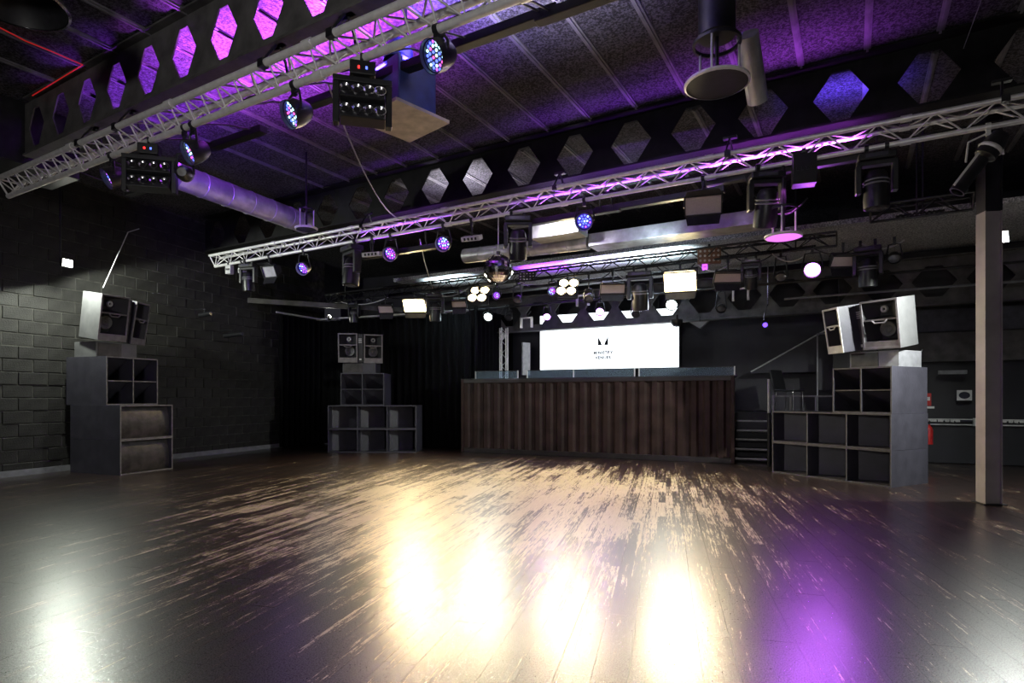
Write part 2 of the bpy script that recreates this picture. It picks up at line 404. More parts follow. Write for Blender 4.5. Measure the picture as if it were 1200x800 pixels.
tag(o, 'pale cable tray along the ceiling edge above the far stack', 'tray')

# ------------------------------------------------------------------ stage and container bar
rzb = math.atan2(BD.y, BD.x); BL = (FR_-FL_).length
st = MB(); st.box(.06, BL-.05, .14, 3.3, 0, .98); o = st.build('stage_platform', 'stagewall', None, False); o.location = FL_; o.rotation_euler = (0, 0, rzb)
tag(o, 'black raised stage platform behind the container bar front', 'stage')
o = MB().box(BL-.04, BL+1.8, 1.48, 3.3, 0, .98).build('stage_wing', 'stagewall', None, False); o.location = FL_; o.rotation_euler = (0, 0, rzb); tag(o, 'black raised stage wing at the top of the steps', 'stage')
bar = thing('container_bar', 'brown corrugated shipping container side used as the stage front', 'bar', FL_, rzb)
BT = 1.73
m = MB(); pts = []; x = .07; per = .262
while x < BL-.08:
    pts += [(x, 0), (x+.10, 0), (x+.145, .05), (x+.217, .05)]; x += per
pts = [(q, y) for q, y in pts if q < BL-.06]+[(BL-.06, 0)]
n = len(pts); vs = [(q, y, .1) for q, y in pts]+[(q, y, BT-.07) for q, y in pts]+[(q, y+.008, .1) for q, y in pts]+[(q, y+.008, BT-.07) for q, y in pts]
fs = [(i, i+1, n+i+1, n+i) for i in range(n-1)]+[(3*n+i, 3*n+i+1, 2*n+i+1, 2*n+i) for i in range(n-1)]
m.add(vs, fs); m.build('corrugated_sheet', 'rust', bar, False)
MB().box(0, BL, -.02, .09, BT-.08, BT).build('top_rail', 'rail', bar, bevel=.006)
MB().box(0, BL, -.02, .09, 0, .11).build('bottom_rail', 'rail', bar, bevel=.006)
for x in (0, BL-.07): MB().box(x, x+.07, -.03, .1, 0, BT+.01).build('corner_post', 'rust', bar, bevel=.006)
MB().box(-.02, BL+.02, .0, .62, BT, BT+.025).build('counter_top', 'blackmetal', bar, bevel=.004)
# glass screens on the bar
for i, (x0, x1, lab) in enumerate(((.12, 1.25, 'low glass pane at the left end of the bar top'), (1.5, 4.05, 'long low glass pane in the middle of the bar top'), (4.15, BL-.03, 'low glass pane at the right end of the bar top'))):
    g = thing('glass_screen', lab, 'glass screen', FL_+BD*x0+BN*.5+V((0,0,BT+.025)), rzb)
    MB().box(0, x1-x0, 0, .012, .015, .19).build('pane', 'glass', g, False)
    for q in ((0, x1-x0) if x1-x0 < 2 else (0, (x1-x0)*.45, x1-x0)): MB().box(q-.012, q+.012, -.01, .022, 0, .2).build('post', 'alu' if i else 'pale', g, False)
    MB().box(0, x1-x0, -.006, .018, .185, .2).build('rim', 'blackmetal', g, False)
# DJ decks on the counter behind
tb = thing('deck_table', 'pale blue topped equipment table on the stage behind the glass panes', 'table', FL_+BD*2.6+BN*1.35+V((0,0,.98)), rzb)
MB().box(-1.6, 2.4, -.3, .35, .76, .80).build('table_top', 'pale', tb, bevel=.004)
for x in (-1.5, 2.3):
    for y in (-.25, .3): MB().box(x-.03, x+.03, y-.03, y+.03, 0, .76).build('leg', 'black', tb, False)
# screen
SW0, SW1 = V((.77, 16.1, 0)), V((4.126, 14.6, 0)); SD = (SW1-SW0).normalized(); SL = (SW1-SW0).length
sc = thing('projection_screen', 'bright white lit screen with dark emblem above the stage', 'screen', SW0+V((0,0,2.06)), math.atan2(SD.y, SD.x))
SHh = 1.47
MB().box(0, SL, 0, .05, 0, SHh).build('lit_panel', 'screen', sc, False)
MB().box(-.03, SL+.03, .05, .10, -.03, SHh+.03).build('back_frame', 'black', sc, False)
MB().box(-.03, SL+.03, -.01, .05, -.04, 0).build('bottom_rim', 'black', sc, False)
for x in (.5, SL-.5): MB().cyl((x, .075, SHh), (x, .075, CZ-2.07), .015).build('drop_rod', 'black', sc)
px2m = SL/162.0
ex = (546-80)/6*px2m; ez = (437-278)/6*px2m*1.02
def emb(poly): return [(ex+(x-546)/6*px2m, ez+(278-y)/6*px2m) for x, y in poly]
m = MB(); m.prism(emb([(510,278),(538,278),(530,255),(520,238),(510,218)]), -.012, -.002); m.prism(emb([(554,278),(582,278),(582,218),(572,238),(562,255)]), -.012, -.002)
m.build('emblem', 'ink', sc, False)
def text(body, size, parent, loc, rot=(math.pi/2, 0, 0), m='ink', name='lettering', sp=1.15):
    c = bpy.data.curves.new(name, 'FONT'); c.body = body; c.size = size; c.align_x = 'CENTER'; c.extrude = .002; c.offset = .006; c.space_character = sp
    o = bpy.data.objects.new(name, c); COL.objects.link(o); o.parent = parent; o.location = loc; o.rotation_euler = rot; c.materials.append(M[m])
    bpy.context.view_layer.update(); me = bpy.data.meshes.new_from_object(o); bpy.data.objects.remove(o); q = bpy.data.objects.new(name, me); COL.objects.link(q); q.parent = parent; q.location = loc; q.rotation_euler = rot
    return q
text('MINISTRY', .105, sc, (ex, -.005, ez-.23)); text('VENUES', .105, sc, (ex, -.005, ez-.36))
# pale upright panel left of the screen
o = MB().box(-.13, .13, 0, .04, 0, .86).build('upright_panel', 'pale', None, False); o.location = P(617, 433, 15.6); o.rotation_euler = (0, 0, .7)
o.location.z = 1.9
tag(o, 'narrow pale upright panel standing left of the lit screen', 'panel')
# truss upright at the left of the stage
def vtruss(label, p, h):
    t = thing('truss_upright', label, 'truss', p, .3)
    for x, y in ((0,0), (.16,0), (.16,.16), (0,.16)): MB().cyl((x,y,0), (x,y,h), .016).build('chord', 'alu', t)
    m = MB()
    for k in range(int(h/.16)):
        z = k*.16; a, c = (0, .16) if k % 2 else (.16, 0)
        m.cyl((a,0,z), (c,0,z+.16), .005, n=6); m.cyl((0,a,z), (0,c,z+.16), .005, n=6)
    m.build('lattice', 'alu', t)
    return t
vtruss('slim aluminium lattice upright at the left end of the stage', FL_+BD*.55+BN*1.1+V((0,0,.98)), 2.1)

# ------------------------------------------------------------------ steps to the stage
sp_ = thing('stage_steps', 'black steps with pale nosings right of the container bar', 'steps', P(880, 536, 11.9)*1, rzb); sp_.location.z = 0
for k, (y, d) in enumerate(((536.4, 11.9), (525, 12.17), (513.6, 12.44), (503, 12.71), (492, 12.98))):
    z = CAMZ-(y-HY)/F*d
    MB().box(-.32, .34, k*.27, k*.27+.3, z-.05, z-.004).build('tread', 'black', sp_, False)
    MB().box(-.32, .34, k*.27-.012, k*.27+.02, z-.03, z).build('nosing', 'pale', sp_, False)
for x in (-.36, .34): MB().prism([(x, 0), (x+.03, 0), (x+.03, .1), (x, .1)], 0, 1.35).build('stringer', 'black', sp_, False)
m = MB()
for x in (-.36, .34): m.add([(x,0,0),(x,1.35,0),(x,1.35,.78),(x,.0,.06),(x+.03,0,0),(x+.03,1.35,0),(x+.03,1.35,.78),(x+.03,.0,.06)], [(0,1,2,3),(7,6,5,4),(0,3,7,4),(3,2,6,7),(2,1,5,6),(0,4,5,1)])
m.build('side_plate', 'black', sp_, False)
hr = thing('handrail', 'pale upright handrail post beside the stage steps', 'handrail', P(901, 549, 11.2), rzb); hr.location.z = 0
MB().cyl((0,0,0), (0,0,1.02), .03).build('lower_post', 'black', hr); MB().cyl((0,0,1.02), (0,0,1.66), .024).build('upper_post', 'pale', hr)

# ------------------------------------------------------------------ loudspeaker stacks
def edge_frame(w, h, vs, hs, e=.02):
    m = MB(); m.box(0, w, -.004, .004, 0, e); m.box(0, w, -.004, .004, h-e, h); m.box(0, e, -.004, .004, e, h-e); m.box(w-e, w, -.004, .004, e, h-e)
    return m
def bass_bin(label, base, rz, w, d, h, cols, rows, style='cells', group=None, edge='edge'):
    t = thing('bass_bin' if style != 'mid' else 'horn_cabinet', label, 'speaker', base, rz, group)
    T = .022
    for x in (0, w-T): MB().box(x, x+T, .004, d, 0, h).build('side_panel', 'cab', t, False)
    MB().box(T, w-T, .004, d, h-T, h).build('top_panel', 'cab', t, False)
    MB().box(T, w-T, .004, d, 0, T).build('bottom_panel', 'cab', t, False)
    MB().box(T, w-T, d-T, d, T, h-T).build('back_panel', 'cab', t, False)
    edge_frame(w, h, 0, 0).build('front_edge', edge, t, False)
    if style == 'panel':
        m = MB(); n = 10; ww = w-2*T-.01
        vs = []
        for i in range(n+1):
            a = i/n; z = T+.005+(h-2*T-.01)*a; y = .03+.035*(a-.5)**2*4+.05*a
            vs += [(T+.005, y, z), (w-T-.005, y, z)]
        m.add(vs, [(2*i, 2*i+1, 2*i+3, 2*i+2) for i in range(n)])
        m.build('curved_front', 'panel', t)
    else:
        cw = w/cols
        for k in range(1, cols):
            MB().box(k*cw-.01, k*cw+.01, -.003, d*.7, T, h-T).build('divider', 'cab', t, False)
            MB().box(k*cw-.01, k*cw+.01, -.0065, -.003, T, h-T).build('divider_edge', edge, t, False)
        for k in range(1, rows):
            MB().box(T, w-T, .02, d*.7, k*h/rows-.009, k*h/rows+.009).build('shelf', 'cab', t, False)
            MB().box(T, w-T, .012, .02, k*h/rows-.009, k*h/rows+.009).build('shelf_edge', edge, t, False)
        for c in range(cols):
            x0, x1 = c*cw+(T if c == 0 else .011), (c+1)*cw-(T if c == cols-1 else .011)
            for r in range(rows):
                z0, z1 = r*h/rows+T, (r+1)*h/rows-T
                m = MB()
                if style == 'mid': m.add([(x0,.05,z1),(x1,.12,z1),(x1,d*.62,z0),(x0,d*.62,z0)], [(0,3,2,1)])
                else: m.add([(x0,d*.3,z0),(x0+(x1-x0)*.75,d*.66,z0),(x0+(x1-x0)*.75,d*.66,z1),(x0,d*.3,z1)], [(0,1,2,3)])
                o = m.build('horn_flare', 'cab', t, False); s = o.modifiers.new('th', 'SOLIDIFY'); s.thickness = .01
    return t
def top_cab(label, base, rz, tilt, w=.5, h=.8, d=.55, frame='horn', side='cab', flip=False):
    t = thing('horn_speaker', label, 'speaker', base, rz, tilt=tilt)
    T = .025; zs = h*.60
    m = MB()
    for x in (0, w-T): MB().box(x, x+T, 0, d, 0, h).build('side_panel', side, t, False, .003)
    MB().box(T, w-T, 0, d, h-T, h).build('top_panel', side, t, False); MB().box(T, w-T, 0, d, 0, T).build('bottom_panel', side, t, False)
    MB().box(T, w-T, d-T, d, T, h-T).build('back_panel', side, t, False)
    MB().box(T, w-T, .0, d*.5, zs-.012, zs+.012).build('shelf', frame, t, False)
    f = MB(); f.box(0, w, -.015, 0, 0, .035); f.box(0, w, -.015, 0, h-.03, h); f.box(0, .03, -.015, 0, .035, h-.03); f.box(w-.03, w, -.015, 0, .035, h-.03)
    f.build('front_frame', frame, t, False, .003)
    # upper horn: flared sides with ring driver
    hz = (zs+h)/2; m = MB()
    m.add([(T,.0,zs+.01),(w*.36,.2,zs+.05),(w*.36,.2,h-.07),(T,.0,h-T),(w-T,.0,zs+.01),(w*.64,.2,zs+.05),(w*.64,.2,h-.07),(w-T,.0,h-T)],
          [(0,1,2,3),(7,6,5,4),(1,5,6,2),(3,2,6,7),(0,4,5,1)])
    m.build('upper_horn', 'cabin', t, False)
    r = MB(); r.M = Matrix.Translation((w/2, .17, hz)) @ Matrix.Rotation(math.pi/2, 4, 'X')
    r.lathe([(.02, 0), (.022, .03), (.045, .035), (.055, .02), (.055, 0)], 18); r.build('ring_driver', 'pale', t)
    # lower horn
    m = MB(); z0, z1 = .14, zs-.012
    m.add([(T,.0,z0-.1),(w*.3,.26,z0),(w*.3,.26,z1-.02),(T,.0,z1),(w-T,.0,z0-.1),(w*.7,.26,z0),(w*.7,.26,z1-.02),(w-T,.0,z1)],
          [(0,1,2,3),(7,6,5,4),(1,5,6,2),(3,2,6,7),(0,4,5,1)])
    m.build('lower_horn', 'cabin', t, False)
    r = MB(); r.M = Matrix.Translation((w/2, .24, (z0+z1)/2)) @ Matrix.Rotation(math.pi/2, 4, 'X')
    r.lathe([(.0, .0), (.04, .01), (.05, .0), (.10, .03), (.115, .03), (.12, 0)], 20); r.build('cone_driver', 'cone', t)
    m = MB(); m.box(T, w-T, -.012, .05, .035, .12); m.build('lower_lip', frame, t, False)
    m = MB(); m.tube([(w*.3,-.012,zs-.01), (w*.38,-.02,zs-.05), (w*.62,-.02,zs-.05), (w*.7,-.012,zs-.01)], .012); m.build('handle', frame, t)
    return t
def spacer(label, base, rz, h, tilt, txt=True):
    t = thing('amplifier_column', label, 'speaker', base, rz, tilt=tilt)
    MB().box(0, .14, 0, .4, 0, h).build('housing', 'cabin', t, False, .004)
    m = MB()
    for k in range(4): m.box(.03, .11, -.006, 0, h-.12-.03*k, h-.105-.03*k)
    m.build('vent_slats', 'pale', t, False)
    MB().box(.045, .095, -.006, 0, .06, .1).build('badge', 'pale', t, False)
def off(base, rz, x, y, z): return V(base)+V((math.cos(rz)*x-math.sin(rz)*y, math.sin(rz)*x+math.cos(rz)*y, z))
# left stack
LB, lr = V((-6.59, 9.9, 0)), math.atan2(.94, .34)
for k, lab in enumerate(('lower bass bin with curved scuffed front in the left speaker stack', 'upper bass bin with curved scuffed front in the left speaker stack')):
    bass_bin(lab, LB+V((0,0,.59*k)), lr, 1.0, 1.22, .588, 1, 1, 'panel', None)
MBL = off(LB, lr, .03, .37, 1.18)
bass_bin('four cell open cabinet on the bass bins of the left stack', MBL, lr, .97, 1.0, .84, 2, 2, 'mid')
def riser(label, base, rz, w, d, h, m1='grey'):
    t = thing('riser_box', label, 'box', base, rz)
    MB().box(0, w, 0, d, 0, h).build('body', m1, t, False, .004); MB().box(.03, w*.6, -.008, 0, .02, h-.02).build('front_board', 'panel', t, False)
riser('small box under the horns of the left stack', off(MBL, lr, .05, .32, .84), lr, .75, .55, .27, 'cabside')
tl = math.radians(9)
HB = off(MBL, lr, -.02, .20, .84+.28)
top_cab('pale sided horn speaker facing right on the left stack', HB, lr-.05, tl, .5, .80, .5, 'horn', 'cabside')
spacer('narrow amplifier column between the horns of the left stack', off(HB, lr, .49, .10, .0), lr, .78, tl)
top_cab('narrower turned horn speaker at the rear of the left stack', off(HB, lr, .64, .06, -.01), lr+.35, tl, .42, .78, .4, 'horn', 'cab')
# right stack
RB, rr_ = V((4.575, 10.35, 0)), math.atan2(-1.79, .945)
for k, lab in enumerate(('lower three cell bass bin of the right speaker stack', 'upper three cell bass bin of the right speaker stack')):
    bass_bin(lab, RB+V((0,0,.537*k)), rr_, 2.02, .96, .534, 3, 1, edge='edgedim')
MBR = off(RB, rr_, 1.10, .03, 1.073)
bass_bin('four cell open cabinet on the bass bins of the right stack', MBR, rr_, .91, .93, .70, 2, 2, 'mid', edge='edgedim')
riser('small box under the horns of the right stack', off(MBR, rr_, .12, .25, .70), rr_, .75, .6, .25, 'grey')
HR = off(MBR, rr_, .40, .16, .70+.27)
top_cab('pale sided horn speaker facing left on the right stack', HR, rr_+.05, tl, .54, .74, .5, 'horn', 'cabside')
spacer('narrow amplifier column between the horns of the right stack', off(HR, rr_, -.16, .10, .0), rr_, .72, tl)
top_cab('narrower horn speaker with lit edge put in as pale frame on the right stack', off(HR, rr_, -.53, -.06, -.03), rr_-.35, tl, .36, .72, .4, 'pale', 'cab')  # blue light on the edge put in as a paler front frame
# far stack
KB = V((-4.38, 14.0, 0))
for k, lab in enumerate(('lower three cell bass bin of the far speaker stack', 'upper three cell bass bin of the far speaker stack')):
    bass_bin(lab, KB+V((0,0,.56*k)), 0, 2.11, .9, .557, 3, 1, edge='cab')
MBK = KB+V((.28, .08, 1.12))
bass_bin('four cell open cabinet on the bass bins of the far stack', MBK, 0, 1.04, .8, .77, 2, 2, 'mid', edge='cab')
riser('small box under the horns of the far stack', MBK+V((.02,.1,.77)), 0, .8, .5, .25, 'cab')
HK = MBK+V((-.06, .02, .77+.255))
top_cab('left horn speaker of the far stack by the curtain', HK, .05, math.radians(4), .46, .70, .45, 'horn')
spacer('narrow amplifier column between the horns of the far stack', HK+V((.45,.04,0)), 0, .68, math.radians(4))
top_cab('right horn speaker of the far stack by the curtain', HK+V((.60,.05,-.01)), .25, math.radians(4), .44, .69, .4, 'horn')

# railing and gear behind the right stack
RA, RC = P(906, 463, 11.6), P(977, 463, 10.9); RA.z = RC.z = 0; rd_ = RC-RA; RLn = rd_.length
rl = thing('stage_railing', 'low grey railing standing behind the right bass bins', 'railing', RA, math.atan2(rd_.y, rd_.x))
ZR = 1.35
for q, m_ in ((0, 'edge'), (.30, 'grey'), (.72, 'grey'), (1, 'edge')): MB().box(q*RLn-.02, q*RLn+.02, 0, .035, 0, ZR-.03).build('post', m_, rl, False)
MB().box(-.02, RLn+.02, 0, .035, ZR-.03, ZR).build('top_bar', 'edge', rl, False); MB().box(.02, RLn-.02, 0, .03, ZR-.36, ZR-.33).build('lower_bar', 'edge', rl, False)
def chair(label, p, rz, lean=0):
    t = thing('stacked_chair', label, 'chair', p, rz)
    MB().box(-.22, .22, -.22, .22, .45, .49).build('seat', 'black', t, False, .01)
    o = MB().box(-.22, .22, -.02, .02, 0, .45).build('backrest', 'black', t, False, .01); o.location = (0, .22, .5); o.rotation_euler = (-.25, 0, 0)
    for x in (-.2, .2):
        for y in (-.2, .2): MB().cyl((x, y, 0), (x*.95, y*.95, .46), .012).build('leg', 'chrome', t)
chair('black chair left on the stage behind the grey railing', P(925, 462, 12.9)*1+V((0,0,0)), .6)
bpy.data.objects['stacked_chair'].location.z = .985
# slanting panel and posts on the stage right
m = MB(); m.prism([(0,0),(1.75,0),(1.75,1.05),(0,.03)], 0, .03); o = m.build('slanted_panel', 'stagewall', None, False)
o.location = P(880, 437, 14.2); o.rotation_euler = (0, 0, rzb); tag(o, 'dark slanting side panel rising to the right above the steps', 'panel')
ed = MB(); ed.tube([(0,-.01,.03), (1.75,-.01,1.05)], .018); ed.build('lit_top_edge', 'pale', o)  # light along the panel's edge put in as a pale tube
fr_ = thing('mesh_screen_frame', 'tall dark frame standing behind the right speaker stack', 'frame', P(957, 470, 13.2), rzb); fr_.location.z = .98
for x in (0, .55): MB().box(x, x+.03, 0, .03, 0, 1.77).build('post', 'grey', fr_, False)
MB().box(0, .58, 0, .03, 1.74, 1.77).build('top_bar', 'grey', fr_, False); MB().box(.03, .55, .005, .025, .5, 1.2).build('infill_panel', 'stagewall', fr_, False)

# ------------------------------------------------------------------ right side: doors, signs, pillar
dr = thing('door_1', 'black double fire doors with push bar on the right', 'door', RW0-BD*1.2, rzb, kind='structure')
for x in (0, 1.05, 2.1, 3.15): MB().box(x, x+1.03, .06, .11, .01, 2.5).build('door_leaf', 'pillarblack', dr, False, .004)
MB().box(-.5, 6, .12, .2, 0, 2.62).build('door_frame', 'wall', dr, False)
MB().box(-.6, 6, -.02, .12, 2.5, 2.62).build('door_head', 'wall', dr, False)
pb = MB(); pz = CAMZ-29/F*11.5
for z in (.045, -.06): pb.box(.9, 2.9, -.02, .0, pz+z-.01, pz+z+.01)
pb.box(.9, .94, -.02, .06, pz-.08, pz+.07); pb.box(1.9, 1.94, -.02, .06, pz-.08, pz+.07)
pb.build('push_bar', 'pale', dr, False)
MB().box(.95, 1.88, .0, .012, pz-.0, pz+.035).build('push_bar_label', 'ink', dr, False)
text('Push bar to open', .075, dr, (1.42, -.004, pz-.002), m='sign', sp=1.0); text('Push bar to open', .075, dr, (2.42, -.004, pz-.002), m='sign', sp=1.0)
sg = thing('door_sign', 'small square white sign with dark oval on the fire doors', 'sign', P(1130, 463, 11.4), rzb)
MB().box(-.12, .12, -.012, 0, -.10, .10).build('plate', 'sign', sg, False)
m = MB(); m.M = Matrix.Rotation(math.pi/2, 4, 'X') @ Matrix.Diagonal((1, .75, 1, 1)); m.lathe([(0.0, .014), (.09, .014), (.09, .012)], 20); m.build('oval', 'ink', sg)
# lintel band and dark window above doors
MB().box(-1.2, 4, -.14, .02, 2.0, 2.58)
lt = MB().box(-.9, 5, -.16, .0, 2.02, 2.58).build('trim_1', 'beam', None, False); lt.location = RW0; lt.rotation_euler = (0, 0, rzb); tag(lt, 'grey band above the fire doors', 'trim', kind='structure')
o = MB().box(-.8, 4, -.05, .0, 2.62, 3.05).build('window_1', 'lensoff', None, False); o.location = RW0; o.rotation_euler = (0, 0, rzb); tag(o, 'dark control room window above the fire doors', 'window', kind='structure')
o = MB().box(-.22, .22, -.06, .05, -.035, .035).build('door_closer', 'grey', None, False, .004); o.location = P(1116, 436, 11.35); o.rotation_euler = (0, 0, rzb); tag(o, 'grey overhead door closer at the top of the fire doors', 'closer')
fe = thing('fire_extinguisher', 'red fire extinguisher standing by the fire doors', 'extinguisher', P(1089, 528, 11.2)); fe.location.z = .42; fe.scale = (.75, .75, .75)
m = MB(); m.lathe([(0,0),(.075,0),(.08,.02),(.08,.36),(.06,.43),(.025,.46),(.025,.5),(0,.5)], 16); m.build('cylinder', 'red', fe)
MB().cyl((0,0,.5), (0,0,.55), .02).build('valve', 'black', fe); MB().tube([(0,0,.53),(-.1,0,.5),(-.11,0,.3),(-.1,0,.12)], .012).build('hose', 'black', fe)
MB().box(-.05, .05, .06, .16, .05, .10).build('bracket', 'black', fe)
fs_ = thing('fire_notice', 'small red and white notice above the fire extinguisher', 'sign', P(1086, 468, 11.3), rzb)
MB().box(-.07, .07, -.01, 0, -.12, .12).build('plate', 'red', fs_, False); MB().box(-.05, .05, -.014, -.01, -.02, .05).build('pictogram', 'sign', fs_, False); MB().box(-.07, .12, -.014, -.01, -.17, -.13).build('strip', 'sign', fs_, False)
# pillar
pl = thing('pillar', 'pale steel pillar standing at the right of the dance floor', 'pillar', P(1159, 590, 7.29), math.radians(-9), kind='structure'); pl.location.z = 0
for z0, z1, mm in ((0.012, 3.6, 'pillar'), (3.6, CZ, 'pillarblack')):
    MB().box(-.095, -.082, -.095, .095, z0, z1).build('left_flange', mm, pl, False); MB().box(.082, .095, -.095, .095, z0, z1).build('right_flange', mm, pl, False)
    MB().box(-.082, .082, -.065, -.055, z0, z1).build('web', mm, pl, False)
MB().box(-.13, .13, -.13, .13, 0, .012).build('base_plate', 'pillarblack', pl, False)

# ------------------------------------------------------------------ trusses
TC, TH = .24, .20
def truss(label, t, s0, s1, ztop, c=TC, h=TH, r=.028, parts=True, pitch=.25, m='alu', nstyle=False):
    # three chords, one at the bottom
    th = thing('lighting_truss', label, 'truss', rig(s0, t, ztop-h), RZ); L = s1-s0
    CH = [(-c/2, h), (c/2, h), (0, 0)]
    for y, z in CH: MB().cyl((0, y, z), (L, y, z), r, n=12).build('chord', m, th)
    n = int(L/pitch); lat = MB(); cnt = 0; mes = {}
    def brace(p0, p1, rr=.009):
        nonlocal cnt
        ln = round((V(p1)-V(p0)).length, 3)
        if parts and cnt < 296:
            if ln not in mes:
                me = MB().cyl((0,0,0), (ln,0,0), rr, n=6, caps=False).mesh('brace'); me.materials.append(M[m]); me.polygons.foreach_set('use_smooth', [True]*len(me.polygons)); mes[ln] = me
            o = bpy.data.objects.new('brace', mes[ln]); COL.objects.link(o); o.parent = th; o.location = p0
            o.rotation_euler = (V(p1)-V(p0)).to_track_quat('X', 'Z').to_euler(); cnt += 1
        else: lat.cyl(p0, p1, rr, n=6, caps=False)
    for k in range(n):
        x = k*pitch
        for a, b_ in ((0, 2), (1, 2), (0, 1)):
            (ya, za), (yb, zb_) = CH[a], CH[b_]
            if nstyle and a == 0 and b_ == 2: brace((x, ya, za), (x, yb, zb_)); brace((x, ya, za), (x+pitch, yb, zb_))
            elif k % 2: brace((x, ya, za), (x+pitch, yb, zb_))
            else: brace((x, yb, zb_), (x+pitch, ya, za))
    for x in (0, L):
        for a, b_ in ((0, 2), (1, 2), (0, 1)): lat.cyl((x, *CH[a]), (x, *CH[b_]), .012, n=8)
    if lat.v: tag(lat.build('lattice', m, th), kind='stuff')
    k = 2.0
    MB().tube([(.3+i*(L-.6)/20, .035+.012*math.sin(i*2.1), .045+.012*math.sin(i*3.3)) for i in range(21)], .018, 6).build('cable_bundle', 'black', th)
    for q in (.6, L-.6):
        if not parts: MB().cyl((q,0,0), (q,0,CZ-ztop+h), .012, n=8).build('drop_rod', 'black', th)
    cpo = None
    while k < L and parts:
        for y, z in CH:
                if cpo is None: o = cpo = MB().cyl((-.05,0,0), (.05,0,0), r*1.3, n=12).build('coupler', m, th)
                else: o = inst(cpo, 'coupler', th)
                o.location = (k, y, z)
        k += 2.0
    return th
T1, T2, T3, T4 = 3.5, 7.54, 10.9, 12.6
ZT = 4.24; ZB = ZT-TH; Z3 = 3.97; ZB3 = Z3-TH; Z4 = 3.55
S1 = s_of(RT(10, 200, T1)); S2 = s_of(RT(252, 300, T2)); S3 = s_of(RT(385, 345, T3))
truss('aluminium lighting truss nearest overhead crossing the upper left', T1, S1, S1+12.5, ZT, r=.033, nstyle=True)
truss('long aluminium lighting truss across the middle of the hall', T2, S2, S2+14.4, ZT)
truss('dark lighting truss in front of the stage', T3, S3, S3+11.6, Z3, parts=False, r=.02, m='blackmetal')
truss('small upper truss at the right behind the middle truss', 9.6, s_of(RT(1020, 270, 9.6)), s_of(RT(1140, 250, 9.6)), 3.95, parts=False, r=.018, m='blackmetal')
o = MB().tube([rig(-8.5, T4, Z4), rig(3.0, T4, Z4)], .025).build('lighting_pipe', 'blackmetal'); tag(o, 'black lighting pipe just in front of the low stage beam', 'pipe')
o = MB().tube([rig(-1.2, 13.2, 3.32), rig(5.2, 13.2, 3.32)], .022).build('lighting_pipe', 'grey'); tag(o, 'grey pipe along the low beam at the right', 'pipe')
# hangers from beams to trusses
def hanger(label, px, t, zb_, h):
    p = RT(px, 100, t); p.z = zb_
    th = thing('truss_hanger', label, 'hanger', p, RZ)
    MB().tube([(-.03,-.12,0), (-.015,-.06,h*.5), (0,.02,h)], .012).build('strap', 'blackmetal', th); MB().tube([(.03,.12,0), (.015,.1,h*.5), (0,.06,h)], .012).build('strap', 'blackmetal', th)
    MB().cbox((0,-.12,0), (.07,.07,.07)).build('clamp', 'black', th); MB().cbox((0,.04,h+.01), (.16,.06,.03)).build('beam_clamp', 'black', th)
for px, lab in ((106, 'leftmost strap holding the front truss to its beam'), (150, 'second strap from the left holding the front truss'), (322, 'third strap from the left holding the front truss'), (402, 'rightmost strap holding the front truss to its beam')): hanger(lab, px, T1, ZT, .24)
for px, lab in ((430, 'left strap holding the middle truss to its beam'), (655, 'centre strap holding the middle truss to its beam'), (855, 'right strap holding the middle truss to its beam'), (1175, 'strap holding the middle truss beside the pillar')): hanger(lab, px, T2, ZT, .24)

